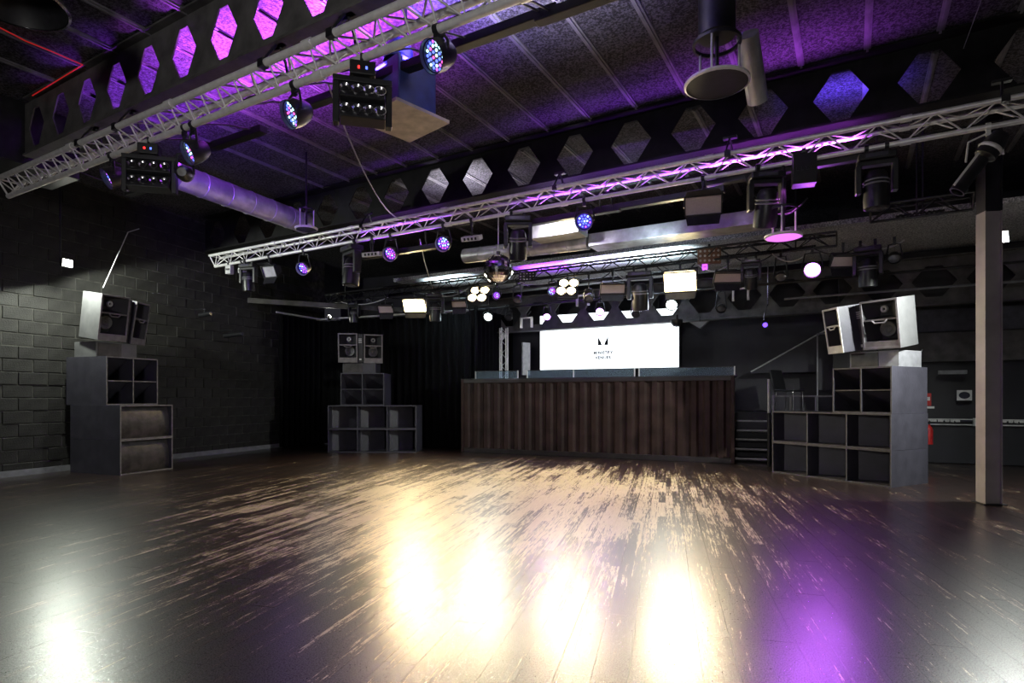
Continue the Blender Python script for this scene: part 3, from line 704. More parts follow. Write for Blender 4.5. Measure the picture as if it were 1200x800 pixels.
# ------------------------------------------------------------------ lighting fixtures
def fix(name, label, cat, px, py, t, zb, group=None):
    p = RT(px, py, t); dz = zb-p.z
    th = thing(name, label, cat, V((p.x, p.y, zb)), RZ, group)
    return th, -dz
def clamp(th, z=0, x=0, m='blackmetal'):
    k = MB(); k.cyl((x-.02,0,z), (x+.02,0,z), .042, n=10); k.box(x-.018, x+.018, -.02, .02, z-.09, z-.03); k.build('clamp', m, th)
def par(label, px, py, t, zb, r, aim, mode, power=0, col=(1,1,1), deg=70, group=None, y=0):
    th, dz = fix('par_light', label, 'stage light', px, py, t, zb, group)
    clamp(th); d = loc_dir(aim).normalized()
    c = V((0, 0, dz)); side = d.cross(V((0,0,1))).normalized()
    k = MB(); top = V((0,0,-.07)); w = r*1.25
    if dz < -.45: k.cyl((0,0,-.05), (0,0,dz+.2), .014); top = V((0,0,dz+.2))
    k.tube([top, top+side*w*.7-V((0,0,.01)), c+side*w+V((0,0,r*.5)), c+side*w], .012); k.tube([top, top-side*w*.7-V((0,0,.01)), c-side*w+V((0,0,r*.5)), c-side*w], .012)
    k.build('yoke', 'blackmetal', th)
    k = MB(); k.M = aimM(c, d); k.lathe([(.0, r*1.5), (r*.6, r*1.45), (r*.85, r*1.1), (r*1.1, r*.3), (r*1.12, -r*.25), (r*1.02, -r*.27), (r*1.0, 0)], 20)
    k.build('housing', 'black', th)
    k = MB(); k.M = aimM(c, d)
    if mode == 'leds':
        k.disc(r*1.0, -.0, 20); k.build('lens_plate', 'lensoff', th); hood = MB(); hood.M = aimM(c, d); hood.lathe([(r*1.12, -r*.2), (r*1.14, -r*.6), (r*1.10, -r*.6), (r*1.08, -r*.2)], 20); hood.build('hood', 'black', th)
        k = MB(); k.M = aimM(c, d); rnd = random.Random(px)
        ring = [(0, 0)]+[(r*.34*math.cos(a*math.pi/3), r*.34*math.sin(a*math.pi/3)) for a in range(6)]+[(r*.64*math.cos(a*math.pi/6), r*.64*math.sin(a*math.pi/6)) for a in range(12)]+[(r*.88*math.cos(a*math.pi/9), r*.88*math.sin(a*math.pi/9)) for a in range(18)]
        for q in ring: k.M = aimM(c, d) @ Matrix.Translation((q[0], q[1], -.004)); k.lathe([(0, -.006), (r*.10, -.003), (r*.11, 0)], 8, mi=rnd.choice((0, 0, 1, 1, 1, 2, 3)))
        k.build('led_cluster', ['gcyan', 'gblue', 'gviolet', 'gpink'], th)
    elif mode in ('violetleds', 'blueleds'):
        k.disc(r*1.0, 0, 20); k.build('lens_plate', 'gplate', th); hood = MB(); hood.M = aimM(c, d); hood.lathe([(r*1.12, -r*.2), (r*1.16, -r*.7), (r*1.12, -r*.7), (r*1.08, -r*.2)], 20); hood.build('hood', 'grey', th)
        k = MB(); rnd = random.Random(px)
        for rad, nn in ((0, 1), (.36, 6), (.74, 11)):
            for a in range(nn):
                k.M = aimM(c, d) @ Matrix.Translation((r*rad*math.cos(a*6.283/nn), r*rad*math.sin(a*6.283/nn), -.004)); k.lathe([(0, -.008), (r*.12, -.003), (r*.13, 0)], 8, mi=rnd.choice((0, 0, 1, 2)))
        k.build('led_cluster', ['gviolet', 'gpink', 'gcyan'] if mode == 'violetleds' else ['gblue', 'gcyan', 'gviolet'], th)
    else:
        k.lathe([(0, -.01), (r*.6, -.008), (r*.95, 0)], 20); k.build('lens', mode, th)
    if power: spot('lamp', c+d*.05, d, power, col, deg, .6, r*.8, th)
    return th
DN = (-.35, -.75, -.6)
for px, py, lab in ((512, 65, 'rightmost lit multicolour LED par can on the front truss'), (345, 133, 'lit multicolour LED par can left of the wide strobe on the front truss'), (226, 178, 'lit multicolour LED par can right of the far strobe on the front truss'), (131, 208, 'leftmost lit multicolour LED par can on the front truss')):
    par(lab, px, py, T1, ZB, .105, (-.55, -.55, -.45), 'leds', 12, (.35, .3, 1), 80)
for px, py, md, lab in ((356, 314, 'blueleds', 'leftmost lit blue par can on the middle truss'), (458, 297, 'violetleds', 'second lit violet par can from the left on the middle truss'), (520, 285, 'violetleds', 'lit violet par can left of the mirror ball'), (685, 259, 'blueleds', 'lit blue par can right of the mirror ball on the middle truss')):
    par(lab, px, py, T2, ZB, .105, (-.25, -.8, -.45), md, 20, (.4, .2, 1), 80)
def strobe(label, px, py, t, zb, w, h):
    th, dz = fix('strobe_panel', label, 'stage light', px, py, t, zb); clamp(th)
    th.rotation_euler = (0, 0, .25); c = V((0,0,dz)); m = MB()
    k = MB(); k.box(-w/2, -w/2+.05, -.04, .04, dz-h/2, dz+h/2); k.box(w/2-.05, w/2, -.04, .04, dz-h/2, dz+h/2); k.box(-w/2, w/2, -.045, .045, dz+h/2, dz+h/2+.045); k.box(-.06, .06, -.03, .03, dz+h/2+.04, -.05)
    k.build('yoke_frame', 'blackmetal', th, False, .006)
    for r_ in (.24, -.24):
        bz = dz+h*r_
        o = MB().box(-w/2+.055, w/2-.055, -.06, .05, -.075, .075).build('lamp_bar', 'black', th, False, .008); o.location = (0, 0, bz); o.rotation_euler = (-.35, 0, 0)
        for i in range(4):
            k = MB(); k.M = Matrix.Translation((-w*.29+i*w*.195, -.061, 0)) @ Matrix.Rotation(math.pi/2, 4, 'X')
            k.lathe([(0, -.015), (.02, -.005), (.042, .012), (.048, .012), (.048, 0)], 14); k.build('reflector', 'reflector', o)
    MB().box(-.1, .1, -.08, .06, dz+h/2+.05, dz+h/2+.16).build('control_box', 'black', th, False, .008)
    for x, g in ((-.03, 'gred'), (.03, 'gblue')): MB().box(x-.008, x+.008, -.086, -.08, dz+h/2+.09, dz+h/2+.11).build('indicator', g, th, False)
strobe('wide eight lens strobe panel on the front truss beside the hanging box', 425, 124, T1, ZB, .46, .33)
strobe('wide eight lens strobe panel at the far left end of the front truss', 176, 207, T1, ZB, .52, .34)
def moving_head(label, px, py, t, zb, sc_=1.0, rz=0, tiltd=0, up=False):
    th, dz = fix('moving_head', label, 'stage light', px, py, t, zb); th.rotation_euler = (0, 0, RZ+rz)
    s = sc_; top = -.06
    for x in (-.1*s, .1*s): clamp(th, 0, x)
    MB().box(-.19*s, .19*s, -.11*s, .11*s, top-.10*s, top-.02).build('base', 'black', th, False, .015*s)
    MB().box(-.12*s, .1*s, -.116*s, -.11*s, top-.08*s, top-.035*s).build('display', 'lensoff', th, False)
    z = top-.10*s; k = MB()
    for x in (-.21*s, .15*s): k.prism([(x, z-.36*s), (x+.06*s, z-.36*s), (x+.06*s, z-.02*s), (x+.03*s, z), (x, z-.05*s)], -.06*s, .06*s)
    k.box(-.2*s, .2*s, -.06*s, .06*s, z-.05*s, z); k.build('yoke', 'blackmetal', th, False, .01*s)
    k = MB(); k.M = Matrix.Translation((0, 0, z-.32*s)) @ Matrix.Rotation(tiltd, 4, 'X')
    k.lathe([(0, .22*s), (.08*s, .21*s), (.115*s, .16*s), (.125*s, .0), (.135*s, -.12*s), (.13*s, -.22*s), (.105*s, -.23*s)], 20); k.build('head', 'black', th)
    k = MB(); k.M = Matrix.Translation((0, 0, z-.32*s)) @ Matrix.Rotation(tiltd, 4, 'X'); k.disc(.106*s, -.228*s); k.build('lens', 'lensoff', th)
    k = MB(); k.M = Matrix.Translation((0, 0, z-.32*s)) @ Matrix.Rotation(tiltd, 4, 'X')
    for q in (.1, .06): k.lathe([(.128*s, q*s), (.136*s, (q-.01)*s), (.128*s, (q-.02)*s)], 20)
    k.build('cooling_fins', 'grey', th)
    return th
moving_head('black moving head light near the left end of the middle truss', 291, 322, T2, ZB, .85, .3, .1)
moving_head('large black moving head light right of the blue par can', 412, 312, T2, ZB, 1.1, -.3, -.1)
moving_head('large black moving head light hanging beside the mirror ball', 607, 280, T2, ZB, 1.0, .5, .3)
moving_head('black moving head light hanging above the magenta lit disc', 898, 225, T2, ZB, 1.0, .4, .35)
moving_head('black moving head light on the middle truss near the pillar', 1027, 212, T2, ZB, .95, .1, .0)
moving_head('black moving head light right of the warm flood on the stage truss', 510, 360, T3, ZB3, 1.0, .4, .1)
moving_head('tall black moving head light left of the bright rectangular flood', 750, 345, T3, ZB3, 1.15, .2, .25)
moving_head('black moving head light right of the strong purple lamp', 1017, 310, T3, ZB3, 1.0, -.1, .1)
moving_head('dark moving head light at the left of the stage truss', 415, 372, T3, ZB3, .8, .1, .0)
moving_head('dark moving head light above the right end of the bar', 880, 332, T3, ZB3, .8, .1, .4)
def flood(label, px, py, t, zb, w, h, lens, aim, power=0, col=(1,1,1), deg=110):
    th, dz = fix('flood_light', label, 'stage light', px, py, t, zb); clamp(th)
    d = loc_dir(aim).normalized(); c = V((0,0,dz))
    Mx = aimM(c, d)
    k = MB(); k.tube([(0,0,-.06), (0,0,dz+h*.62)], .014)
    k.tube([V((-w*.56,0,dz)), V((-w*.56,0,dz+h*.6)), V((w*.56,0,dz+h*.6)), V((w*.56,0,dz))], .012); k.build('yoke', 'blackmetal', th)
    k = MB(); k.M = Mx
    a, b_ = w/2, h/2
    k.add([(-a,-b_,0),(a,-b_,0),(a,b_,0),(-a,b_,0),(-a*.8,-b_*.6,.2),(a*.8,-b_*.6,.2),(a*.8,b_*.6,.2),(-a*.8,b_*.6,.2)], [(4,5,6,7),(0,4,7,3),(1,2,6,5),(0,1,5,4),(3,7,6,2)])
    for x0, x1, y0, y1 in ((-a-.015, a+.015, b_, b_+.02), (-a-.015, a+.015, -b_-.02, -b_), (-a-.015, -a, -b_, b_), (a, a+.015, -b_, b_)): k.box(x0, x1, y0, y1, -.03, .02)
    k.build('housing', 'blackmetal', th, False)
    k = MB(); k.M = Mx; k.box(-a, a, -b_, b_, -.004, .004); k.build('lens', lens, th, False)
    for sg_ in (1, -1):
        k = MB(); k.M = Mx; k.add([(-a,sg_*(b_+.02),-.03),(a,sg_*(b_+.02),-.03),(a*.9,sg_*(b_+.10),-.13),(-a*.9,sg_*(b_+.10),-.13)], [(0,1,2,3)])
        o = k.build('barn_door', 'blackmetal', th, False); q = o.modifiers.new('th', 'SOLIDIFY'); q.thickness = .004
    if power: l = area('lamp', c+d*.03, d, w*.9, h*.9, power, col, math.radians(deg), th)
    return th
AIMF = (-.05, -.72, -.62)
flood('pale fronted flood light near the left end of the middle truss', 316, 318, T2, ZB, .30, .20, 'pale', (-.3, -.8, -.4))
flood('frosted flood light on the middle truss left of the magenta lit disc', 824, 240, T2, ZB, .42, .22, 'frost', (-.25, -.8, -.5))
flood('bright warm rectangular flood light at the left of the stage truss', 486, 358, T3, ZB3, .52, .32, 'gwarm', AIMF, 100, (1, .76, .42))
flood('largest bright warm rectangular flood light above the right of the bar', 797, 330, T3, ZB3, .56, .38, 'gwarm', (-.25, -.72, -.62), 65, (1, .80, .48))
flood('unlit pale flood light left of the warm flood on the stage truss', 452, 362, T3, ZB3, .36, .2, 'frost', AIMF)
flood('unlit frosted flood light right of the four lamp blinder', 718, 338, T3, ZB3, .46, .2, 'frost', AIMF)
flood('unlit frosted flood light right of the brightest warm flood', 853, 325, T3, ZB3, .46, .18, 'frost', AIMF)
flood('unlit flood light right of the strong purple lamp', 988, 306, T3, ZB3, .36, .18, 'frost', AIMF)
flood('unlit flood light under the pipe left of the first blinder', 538, 356, T3, ZB3, .32, .16, 'frost', AIMF)
def blinder(label, px, py, t, zb, sp, power):
    th, dz = fix('blinder_light', label, 'stage light', px, py, t, zb); clamp(th)
    th.rotation_euler = (0, 0, RZ+.45); c = V((0,0,dz))
    MB().tube([(0,0,-.05), (0,0,dz+sp*1.1)], .014).build('yoke', 'blackmetal', th)
    fb = MB(); fb.M = Matrix.Translation(c) @ Matrix.Rotation(-.35, 4, 'X'); fb.box(-sp*1.05, sp*1.05, .03, .1, -sp*1.05, sp*1.05); fb.build('back_box', 'blackmetal', th, False, .01)
    for i in (-.5, .5):
        for j in (-.5, .5):
            k = MB(); k.M = Matrix.Translation(c) @ Matrix.Rotation(-.35, 4, 'X') @ Matrix.Translation((i*sp+j*sp*.28, 0, j*sp*.9)) @ Matrix.Rotation(math.pi/2, 4, 'X')
            k.lathe([(sp*.3, -.03), (sp*.46, .03), (sp*.48, .03), (sp*.4, -.04)], 16); k.build('reflector', 'reflector', th)
            k2 = MB(); k2.M = k.M; k2.lathe([(0, .02), (sp*.2, .01), (sp*.30, -.01)], 14); k2.build('lamp', 'gwarm', th)
    spot('blinder_lamp', c+V((0,-.12,-.05)), loc_dir((-.1, -.72, -.6)), power, (1, .82, .48), 110, .6, sp*.5, th)
blinder('four lamp warm blinder under the mirror ball', 561, 345, T3, ZB3, .21, 470)
blinder('four lamp warm blinder right of the mirror ball', 665, 337, T3, ZB3, .20, 560)
par('bright white par lamp above the left end of the bar', 572, 371, T4, Z4, .105, (-.1, -.8, -.55), 'gwhite', 140, (.72, .9, 1), 90)
par('bright white par lamp above the right of the lit screen', 787, 357, T4, Z4, .115, (-.3, -.8, -.55), 'gwhite', 80, (.72, .9, 1), 90)
par('left violet par lamp in front of the low beam', 641, 371, T4, Z4, .085, (-.1, -.8, -.55), 'gpurple', 50, (.5, .15, 1), 80)
par('right violet par lamp in front of the low beam', 703, 365, T4, Z4, .09, (-.2, -.8, -.55), 'gpurple', 50, (.5, .15, 1), 80)
par('strong purple par lamp right of the bar on the stage truss', 952, 316, T3, ZB3, .125, (-.42, -.75, -.5), 'gpurple', 260, (.55, .12, 1), 90)
par('small lit multicolour par can right of the first blinder', 582, 346, T3, ZB3, .075, (-.2, -.8, -.3), 'violetleds', 0)
par('small lit multicolour par can left of the second blinder', 647, 341, T3, ZB3, .075, (-.2, -.8, -.3), 'violetleds', 0)
par('small white lamp over the far speaker stack', 386, 371, T3+.5, 3.5, .045, (0, -1, -.3), 'gflood', 15, (1, 1, .9), 120)

def batten(label, px, py, t, L, col, power, gname='gbat', rz=0):
    p = RT(px, py, t)
    th = thing('led_batten', label, 'stage light', p, RZ+rz)
    MB().box(-L/2, L/2, -.05, .05, -.05, .03).build('housing', 'black', th, False, .008)
    MB().box(-L/2+.03, L/2-.03, -.025, .025, .03, .034).build('lens_strip', M[gname], th, False)
    tb_ = max(q for q in (T1, T2, T3) if q <= t); e_ = (ZB3 if tb_ == T3 else ZB)-p.z
    for x in (-L*.35, L*.35): MB().tube([(x, -.05, 0), (x, -.05-(t-tb_)*.4, e_*.3), (x, -(t-tb_), e_)], .01).build('bracket', 'blackmetal', th)
    area('uplight', (0, .0, .06), (0, .2, 1), L*.9, .06, power, col, math.radians(118), th)
    return th
PUR, MAG, BLU, WHT = (.34, .05, 1), (.52, .07, 1), (.15, .06, 1), (.95, .9, 1)
GB = {}
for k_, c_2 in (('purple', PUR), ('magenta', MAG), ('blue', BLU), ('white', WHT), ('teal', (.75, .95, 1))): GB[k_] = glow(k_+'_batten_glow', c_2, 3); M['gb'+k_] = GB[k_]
batten('long black LED batten washing purple light at the far left of the front truss', 175, 218, T1+.68, 1.0, PUR, 50, 'gbpurple')
batten('black LED batten washing magenta light behind the left of the front truss', 275, 162, T1+.68, 1.0, MAG, 200, 'gbmagenta')
batten('black LED batten washing pink light left of the wide strobe', 380, 115, T1+.68, 1.0, MAG, 230, 'gbmagenta')
batten('black LED batten washing blue light behind the wide strobe', 475, 78, T1+.68, .9, BLU, 190, 'gbblue')
batten('black LED batten washing white light at the right of the front truss', 590, 33, T1+.68, 1.0, WHT, 150, 'gbwhite')
batten('black LED batten washing violet light at the top centre', 690, 0, T1+.68, .9, BLU, 45, 'gbblue')
for px, py, c2, pw, gn, lab in ((470, 285, PUR, 16, 'gbpurple', 'violet LED batten on the left of the middle truss'), (660, 245, PUR, 20, 'gbpurple', 'violet LED batten on the middle truss right of the mirror ball'), (770, 225, PUR, 20, 'gbpurple', 'violet LED batten on the middle truss left of the frosted flood'), (915, 190, MAG, 45, 'gbmagenta', 'magenta LED batten on the middle truss above the magenta lit disc')):
    batten(lab, px, py+9, T2+.1, 1.7, c2, pw*.9, gn)
batten('blue LED batten behind the right cut-outs above the middle truss', 990, 150, T2+1.0, .9, BLU, 14, 'gbblue')
batten('white LED batten lighting the cut-outs above the middle truss', 535, 262, T2+1.0, .8, WHT, 26, 'gbwhite')
for px, py, c2, pw, gn, lab in ((525, 345, (.75, .95, 1), 45, 'gbteal', 'teal LED batten washing the lowered ceiling behind the left blinder'), (640, 334, PUR, 50, 'gbpurple', 'violet LED batten washing the lowered ceiling behind the right blinder'), (765, 321, (.75, .95, 1), 120, 'gbteal', 'white LED batten washing the lowered ceiling behind the bright flood'), (700, 328, (.6, .6, 1), 50, 'gbteal', 'pale blue LED batten washing the lowered ceiling left of the bright flood')):
    batten(lab, px, py, T3+.75, 1.1, c2, pw, gn)

par('small violet par can aimed along the round duct at the left', 216, 203, T1, ZB, .07, (-.25, .92, .20), 'violetleds', 260, (.22, .06, 1), 50)
# mirror ball
pb_ = RT(584, 315, T2-.13)
mb_ = thing('mirror_ball', 'small mirror ball hanging on a wire below the middle truss', 'mirror ball', pb_)
k = MB(); R_ = .215; nu, nv = 28, 16
for j in range(nv):
    t0, t1 = math.pi*j/nv+.006, math.pi*(j+1)/nv-.006
    for i in range(nu):
        a0, a1 = 2*math.pi*i/nu+.008, 2*math.pi*(i+1)/nu-.008
        k.add([(R_*math.sin(t)*math.cos(a), R_*math.sin(t)*math.sin(a), R_*math.cos(t)) for t, a in ((t0,a0),(t1,a0),(t1,a1),(t0,a1))], [(0,1,2,3)])
tag(k.build('mirror_tiles', 'mirror', mb_, False), kind='stuff')
k = MB(); k.lathe([(R_*.985*math.sin(math.pi*i/16), R_*.985*math.cos(math.pi*i/16)) for i in range(17)], 28); k.build('core', 'black', mb_)
MB().cyl((0,0,R_-.01), (0,0,R_+.04), .03).build('cap', 'chrome', mb_); MB().cyl((0,0,R_+.04), (0,0,ZB-pb_.z), .006).build('wire', 'alu', mb_)
# hanging discs
def disc(label, px, py, t, r, hgt, m, rods=3, top=None):
    p = RT(px, py, t); th = thing('hanging_disc', label, 'disc', p, RZ)
    k = MB(); k.lathe([(0,-.01),(r,-.01),(r+.012,0),(r,.012),(0,.012)], 32); k.build('plate', m, th)
    k = MB(); k.lathe([(r,-.016),(r+.018,-.006),(r+.018,.012),(r,.018)], 32); k.build('rim', 'alu', th)
    for a in range(rods):
        q = a*2*math.pi/rods+.5; MB().cyl((r*.75*math.cos(q), r*.75*math.sin(q), .01), (r*.75*math.cos(q), r*.75*math.sin(q), hgt), .01).build('rod', 'alu', th)
    k = MB(); k.lathe([(r*.72,hgt-.01),(r*.8,hgt-.01),(r*.8,hgt+.02),(r*.72,hgt+.02),(r*.72,hgt-.01)], 28); k.build('upper_ring', 'blackmetal', th)
    MB().cyl((0,0,.01), (0,0,(top-p.z) if top else hgt+.1), .018).build('stem', 'blackmetal', th)
    return th
disc('metal disc on rods below the middle truss, magenta light put in as glow', 918, 277, T2, .19, .32, 'gdisclit', 3, ZB)  # magenta light falling on the plate is put in as emission
disc('large dark metal disc on rods hanging at the top centre', 840, 98, 5.4, .26, .35, 'blackmetal', 3, RT(840, 30, 5.4).z)
disc('blue rimmed dark disc hanging behind the left of the middle truss', 359, 268, T2-1.0, .16, .3, 'blackmetal', 3, CZ)
p_ = RT(918, 262, T2); spot('disc_fill', p_+V((0, 0, .42)), (0, 0, -1), 30, (.8, .15, 1), 70, .5, .05)  # added spot without a fixture, brightens the disc from above
# ring clutter above the top disc: round black fitting
k = thing('ceiling_fan_pod', 'black round pod above the large dark disc', 'fitting', RT(840, 30, 5.4), RZ)
MB().cyl((0,0,-.1), (0,0,.25), .16, n=20).build('pod', 'black', k); MB().cyl((0,0,.25), (0,0,CZ-k.location.z), .02).build('stem', 'black', k)
# top-left round shade
k = thing('pendant_lamp', 'large round black shade with silver rim at the top left corner', 'lamp', P(14, 2, 4.85))
m = MB(); m.lathe([(.1,.28),(.22,.24),(.34,.1),(.385,0),(.37,0),(.32,.09),(.2,.22)], 32); m.build('shade', 'black', k)
m = MB(); m.lathe([(.375,-.012),(.395,-.004),(.395,.012),(.375,.012)], 32); m.build('rim', 'chrome', k)
MB().cyl((0,0,.25), (0,0,CZ-k.location.z), .015).build('stem', 'black', k)
# hanging box speaker with bare base board
bx_ = thing('hanging_speaker_box', 'blue black box with bare square board underneath right of the strobe', 'box', V((-1.04, 5.65, 3.95)), math.radians(47))
MB().box(-.22, .22, -.22, .22, .03, .5).build('body', 'bluebox', bx_, False, .01); MB().box(-.31, .31, -.31, .31, 0, .03).build('base_board', 'beige', bx_, False)
k = MB(); k.M = Matrix.Translation((-.1, -.05, .52)); k.lathe([(.0,.2),(.1,.18),(.14,.1),(.14,0)], 16); k.build('dome', 'bluebox', bx_)
MB().cyl((.1,.1,.5), (.1,.1,CZ-3.95), .015).build('stem', 'black', bx_)
# small boxes on the middle truss
def gadget(label, px, py, t, zb, sx, sy, sz, m='grey', rx=0, name='control_box'):
    th, dz = fix(name, label, 'control box', px, py, t, zb); clamp(th)
    o = MB().box(-sx/2, sx/2, -sy/2, sy/2, -sz/2, sz/2).build('case', m, th, False, .006); o.location = (0, 0, dz); o.rotation_euler = (rx, 0, .2)
    MB().cyl((0,0,-.05), (0,0,dz), .012).build('stem', 'blackmetal', th)
    k = MB()
    for i in range(4): k.box(-sx*.35+i*sx*.2, -sx*.25+i*sx*.2, -sy/2-.006, -sy/2, -.02, .02)
    q = k.build('sockets', 'black', o, False)
    return th
gadget('silver box at the left end of the middle truss', 269, 316, T2, ZB, .13, .1, .18, 'pale')
gadget('white box second from the left end of the middle truss', 284, 317, T2, ZB, .13, .1, .1, 'pale')
gadget('flat silver power box left of the violet par can', 437, 298, T2, ZB, .34, .16, .07, 'pale', .2)
gadget('tilted flat silver power box above the mirror ball', 553, 279, T2, ZB, .30, .16, .07, 'pale', .4)
gadget('black wiring box on the middle truss right of the moving head', 942, 200, T2, ZB+.1, .25, .18, .34, 'black')
gadget('purple lit small box beside the brightest warm flood', 826, 313, T3, ZB3+.2, .09, .08, .09, 'gbmagenta')
def matrix(label, px, py, t, zb, w, h, m, dots):
    th, dz = fix('matrix_panel', label, 'stage light', px, py, t, zb); clamp(th); th.rotation_euler = (0, 0, RZ+.3)
    MB().box(-w/2, w/2, -.04, .04, dz-h/2, dz+h/2).build('panel', m, th, False, .006)
    k = MB()
    for i in range(5):
        for j in range(3):
            k.M = Matrix.Translation((-w*.38+i*w*.19, -.042, dz-h*.3+j*h*.3)) @ Matrix.Rotation(math.pi/2, 4, 'X'); k.lathe([(0,.004),(w*.05,.002),(w*.055,0)], 10)
    k.build('lamp_grid', dots, th)
    MB().cyl((0,0,-.05), (0,0,dz), .012).build('stem', 'blackmetal', th)
matrix('brown lamp matrix panel above the brightest warm flood', 831, 300, T3, ZB3+.25, .40, .28, 'amber', 'beige')
matrix('black lamp matrix panel right of the mirror ball', 618, 324, T3, ZB3+.1, .36, .20, 'black', 'reflector')
# profile spot at the right end of middle truss
th, dz = fix('profile_spot', 'slim black profile spotlight on the middle truss beside the pillar', 'stage light', 1158, 180, T2, ZB); clamp(th, 0, 0, 'alu')
k = MB(); k.tube([(0,0,-.06),(-.16,0,-.12),(-.18,0,-.32)], .01); k.tube([(0,0,-.06),(.1,0,-.12),(.12,0,-.3)], .01); k.build('yoke', 'alu', th)
k = MB(); k.M = aimM((0, 0, -.25), (-.55, -.1, -.8)); k.lathe([(0,.2),(.08,.19),(.1,.1),(.1,-.05),(.06,-.08),(.06,-.38),(.075,-.4),(.075,-.46),(.06,-.46)], 16); k.build('barrel', 'blackmetal', th)
k = MB(); k.M = aimM((0, 0, -.25), (-.55, -.1, -.8)); k.lathe([(.105,.05),(.115,.03),(.105,.01)], 16); k.box(-.08, -.06, .06, .08, -.44, -.08); k.build('trim_ring', 'alu', th)

# wall flood lights
WFp = P(80, 308, 9.85)
wf = thing('wall_flood', 'bright white flood light hanging in front of the left block wall', 'lamp', WFp, lr)
MB().box(-.09, .09, .02, .08, -.07, .07).build('housing', 'black', wf, False, .006); MB().box(-.07, .07, .006, .02, -.055, .055).build('lens', 'gflood', wf, False)
MB().tube([(0,.08,0), (0,.2,0), (0,.2,CZ-WFp.z)], .016).build('drop_rod', 'black', wf)
spot('flood_lamp', (0, -.085, 0), (.4, -.25, -1), 350, (.93, 1, .86), 179, .12, .06, wf)
rf = thing('pillar_flood', 'bright white flood light behind the pillar at the right', 'lamp', V((6.17, 7.42, 3.34)), math.radians(-38))
MB().box(-.06, .06, 0, .012, -.06, .06).build('lens', 'gflood', rf, False); MB().box(-.075, .075, .012, .07, -.075, .075).build('housing', 'black', rf, False, .006)
MB().tube([(-.06,.05,0),(-.13,.06,0)], .015).build('bracket', 'black', rf)
spot('flood_lamp', (0, -.075, 0), (0, -.1, -1), 1050, (.95, 1, .93), 176, .15, .055, rf)
# wall spot arms on the left wall
def wallspot(label, px, py, d, ln=.5):
    p = P(px, py, d); th = thing('wall_spot', label, 'spotlight', p, lr)
    MB().cyl((0,0,0), (0,ln,-.03), .045, .05, 14).build('barrel', 'black', th); MB().cyl((0,-.012,0), (0,0,0), .04, n=14).build('lens', 'lensoff', th)
    MB().tube([(0,ln*.6,0), (.02,ln*.6,.1), (.02,ln+.15,.1)], .012).build('arm', 'black', th)
wallspot('lower black spotlight on an arm from the block wall', 284, 391, 12.9); wallspot('upper black spotlight on an arm from the block wall', 247, 367, 12.3, .3)

# ducts
def duct(label, a, b_, r, ribs=True, m='silver'):
    a, b_ = V(a), V(b_); th = thing('air_duct', label, 'duct', a); d = (b_-a)
    k = MB(); k.cyl((0,0,0), d, r, n=24); k.build('pipe', m, th)
    k = MB(); q = d.to_track_quat('Z', 'Y').to_matrix().to_4x4(); n = int(d.length/.35)
    for i in range(1, n): k.M = Matrix.Translation(d*i/n) @ q; k.lathe([(r,-.01),(r+.008,0),(r,.01)], 24)
    if ribs: k.build('seams', m, th)
duct('silver round air duct lit violet under the left of the ceiling', PZ(205, 205, 4.25), PZ(358, 262, 4.25), .17)
duct('silver round air duct behind the mirror ball', RT(545, 300, 9.6), RT(690, 283, 9.6), .14)
duct('silver round air duct hanging behind the large dark disc', RT(876, 40, 5.9), RT(888, 118, 6.4), .10)
o = MB().box(0, 2.9, -.22, .22, 0, .22).build('square_duct', 'silver', None, False, .01); o.location = RT(695, 292, 9.7); o.rotation_euler = (0, 0, RZ); tag(o, 'silver square duct under the ceiling left of the frosted flood', 'duct')
o = MB().box(0, .9, -.2, .2, 0, .22).build('ceiling_light_box', 'pale', None, False, .01); o.location = RT(628, 283, 9.2); o.rotation_euler = (0, 0, RZ); tag(o, 'pale box unit under the ceiling right of the mirror ball', 'box')
area('box_fill', RT(650, 262, 8.7), (.2, .6, -.25), .3, .1, 14, (.9, .85, 1), 2.4)  # added light without a fixture, brightens the pale box
area('duct_fill', RT(770, 290, 9.2), (0, .5, .4), .5, .1, 6, (.75, .95, 1), 2.4)  # added light without a fixture, brightens the square duct
# cables
def cable(label, pts, r=.006, m='black', cat='cable'):
    tag(MB().tube(pts, r, 6).build('cable', m), label, cat)
def sag(a, b_, s, n=14): return [V(a).lerp(V(b_), i/n)-V((0,0,s*4*(i/n)*(1-i/n))) for i in range(n+1)]
cable('thin cable sagging from the front truss to the middle truss', sag(RT(385, 100, T1), RT(478, 256, T2-.15), .35), .008, 'grey')
cable('thin cable hanging from the middle truss left of the mirror ball', [RT(492, 280, T2), RT(497, 305, T2+.4), RT(507, 338, T3)], .008, 'pale')
cable('thin wire steadying the horns of the left stack', [P(121, 337, 9.9), P(150, 272, 10.4), P(163, 268, 10.6)], .008, 'pale')
cable('thin glowing red line across the ceiling at the upper left', [PZ(-20, 22, CZ-.05), PZ(30, 48, CZ-.05), PZ(60, 60, CZ-.05), PZ(97, 76, CZ-.05)], .006, 'redline')
cable('thin glowing red line along the top of the front roof beam', [PZ(97, 76, CZ-.05), PZ(66, 95, CZ-.05), PZ(38, 112, CZ-.05)], .006, 'redline')
cable('black cable loop below the moving head above the disc', sag(RT(872, 205, T2), RT(946, 232, T2), .32), .01, 'blackmetal')
cable('thin wire from the ceiling at the upper right', [PZ(1150, 0, CZ), P(1129, 57, 6.2)], .004, 'grey')
rc = random.Random(4)
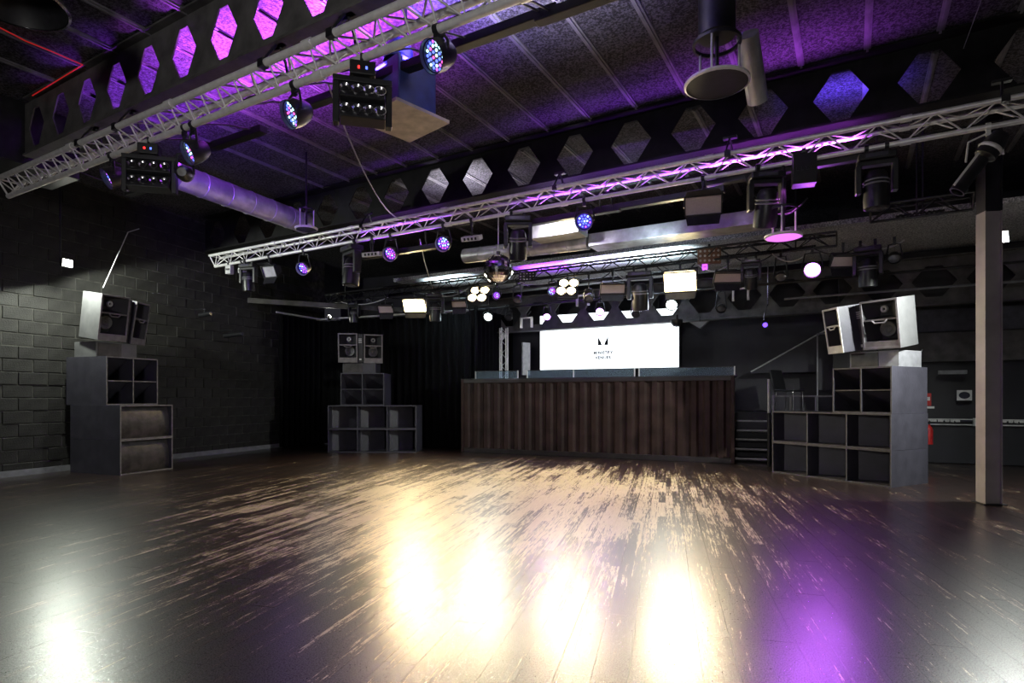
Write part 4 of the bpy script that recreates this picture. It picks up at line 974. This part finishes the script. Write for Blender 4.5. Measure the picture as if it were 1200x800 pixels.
for i, (a, b_) in enumerate(((400, 455), (455, 500), (505, 548), (565, 615), (610, 660), (672, 715), (720, 765), (770, 815), (815, 860), (862, 905), (905, 950), (955, 1010), (1010, 1060))):
    pa, pb2 = RT(a, 300, T3-.03), RT(b_, 300, T3+.03); pa.z = pb2.z = ZB3-.02
    wh = ('behind the left warm flood', 'beside the left moving head', 'before the first blinder', 'under the mirror ball', 'left of the second blinder', 'right of the second blinder', 'by the tall moving head', 'over the brightest flood', 'right of the brightest flood', 'over the bar corner', 'left of the purple lamp', 'right of the purple lamp', 'at the far right of the stage truss')[i]
    cable('%s cable loop sagging from the stage truss %s' % (('grey', 'black')[i % 2], wh), sag(pa, pb2, rc.uniform(.08, .22)), .011, ('pale', 'blackmetal')[i % 2])
for px, py, t, zb, lab in ((432, 352, T3, ZB3, 'unlit black par can at the left of the stage truss'), (606, 352, T3, ZB3, 'unlit black par can between the two blinders'), (690, 350, T3, ZB3, 'unlit black par can right of the second blinder'), (915, 325, T3, ZB3, 'unlit black par can left of the purple lamp'), (1048, 303, T3, ZB3, 'unlit black par can at the right end of the stage truss'),
                           (596, 372, T4, Z4, 'unlit par can right of the left white lamp on the pipe'), (745, 368, T4, Z4, 'unlit par can on the pipe before the screen'), (845, 362, T4, Z4, 'unlit par can on the pipe right of the right white lamp'), (530, 378, T4, Z4, 'unlit par can at the left end of the pipe')):
    par(lab, px, py, t, zb, .085, (-.3, -.6, -.7), 'lensoff')
for px, py, lab in ((617, 378, 'chrome bracket frame on the low beam left of the screen'), (683, 352, 'small silver driver box on the stage truss'), (868, 345, 'small silver driver box above the right end of the bar')):
    k = thing('bracket_frame', lab, 'bracket', RT(px, py, T4-.2), RZ)
    for x in (-.16, .12): MB().box(x, x+.04, -.03, .03, -.12, .1).build('upright', 'alu', k, False)
    MB().box(-.16, .16, -.02, .02, .1, .13).build('cross_bar', 'alu', k, False); MB().cyl((0,.0,.13), (0,.2,.3), .012).build('arm', 'blackmetal', k)
# little fittings below the low beam
k = thing('dome_camera', 'black dome camera hanging over the right of the lit screen', 'camera', RT(793, 377, 13.6)); m = MB(); m.lathe([(0,-.12),(.08,-.1),(.13,-.03),(.14,0),(.14,.05),(0,.05)], 18); m.build('dome', 'black', k); MB().cyl((0,0,.05),(0,0,.16),.03).build('stem', 'black', k)
k = thing('small_spot', 'small chrome spotlight clamped above the left end of the bar', 'stage light', RT(589, 394, 13.7), .3); o = MB().box(-.05, .05, -.06, .06, -.1, .1).build('body', 'alu', k, False, .01); o.rotation_euler = (.3, .6, 0); MB().cyl((0,0,.05),(0,0,.25),.012).build('stem', 'black', k)
k = thing('wedge_fitting', 'pale triangular fitting under the low beam right of the screen', 'fitting', RT(820, 377, 13.6), RZ); MB().prism([(-.22,.0),(.2,.0),(.02,-.16)], -.06, .06).build('shell', 'grey', k, False); MB().cyl((0,0,0),(0,0,.12),.012).build('stem', 'black', k)
k = thing('small_spot', 'small black spotlight with a blue glint right of the bar', 'stage light', P(895, 378, 12.6), .2); MB().cyl((0,0,0),(-.05,-.12,-.06),.06,.07,14).build('body', 'black', k); MB().cyl((-.051,-.122,-.062),(-.054,-.13,-.065),.05,n=14).build('lens', 'gbblue', k); MB().tube([(0,0,.03),(.02,0,.2),(.1,0,.4),(.1,0,2.4)],.012).build('arm', 'chrome', k)
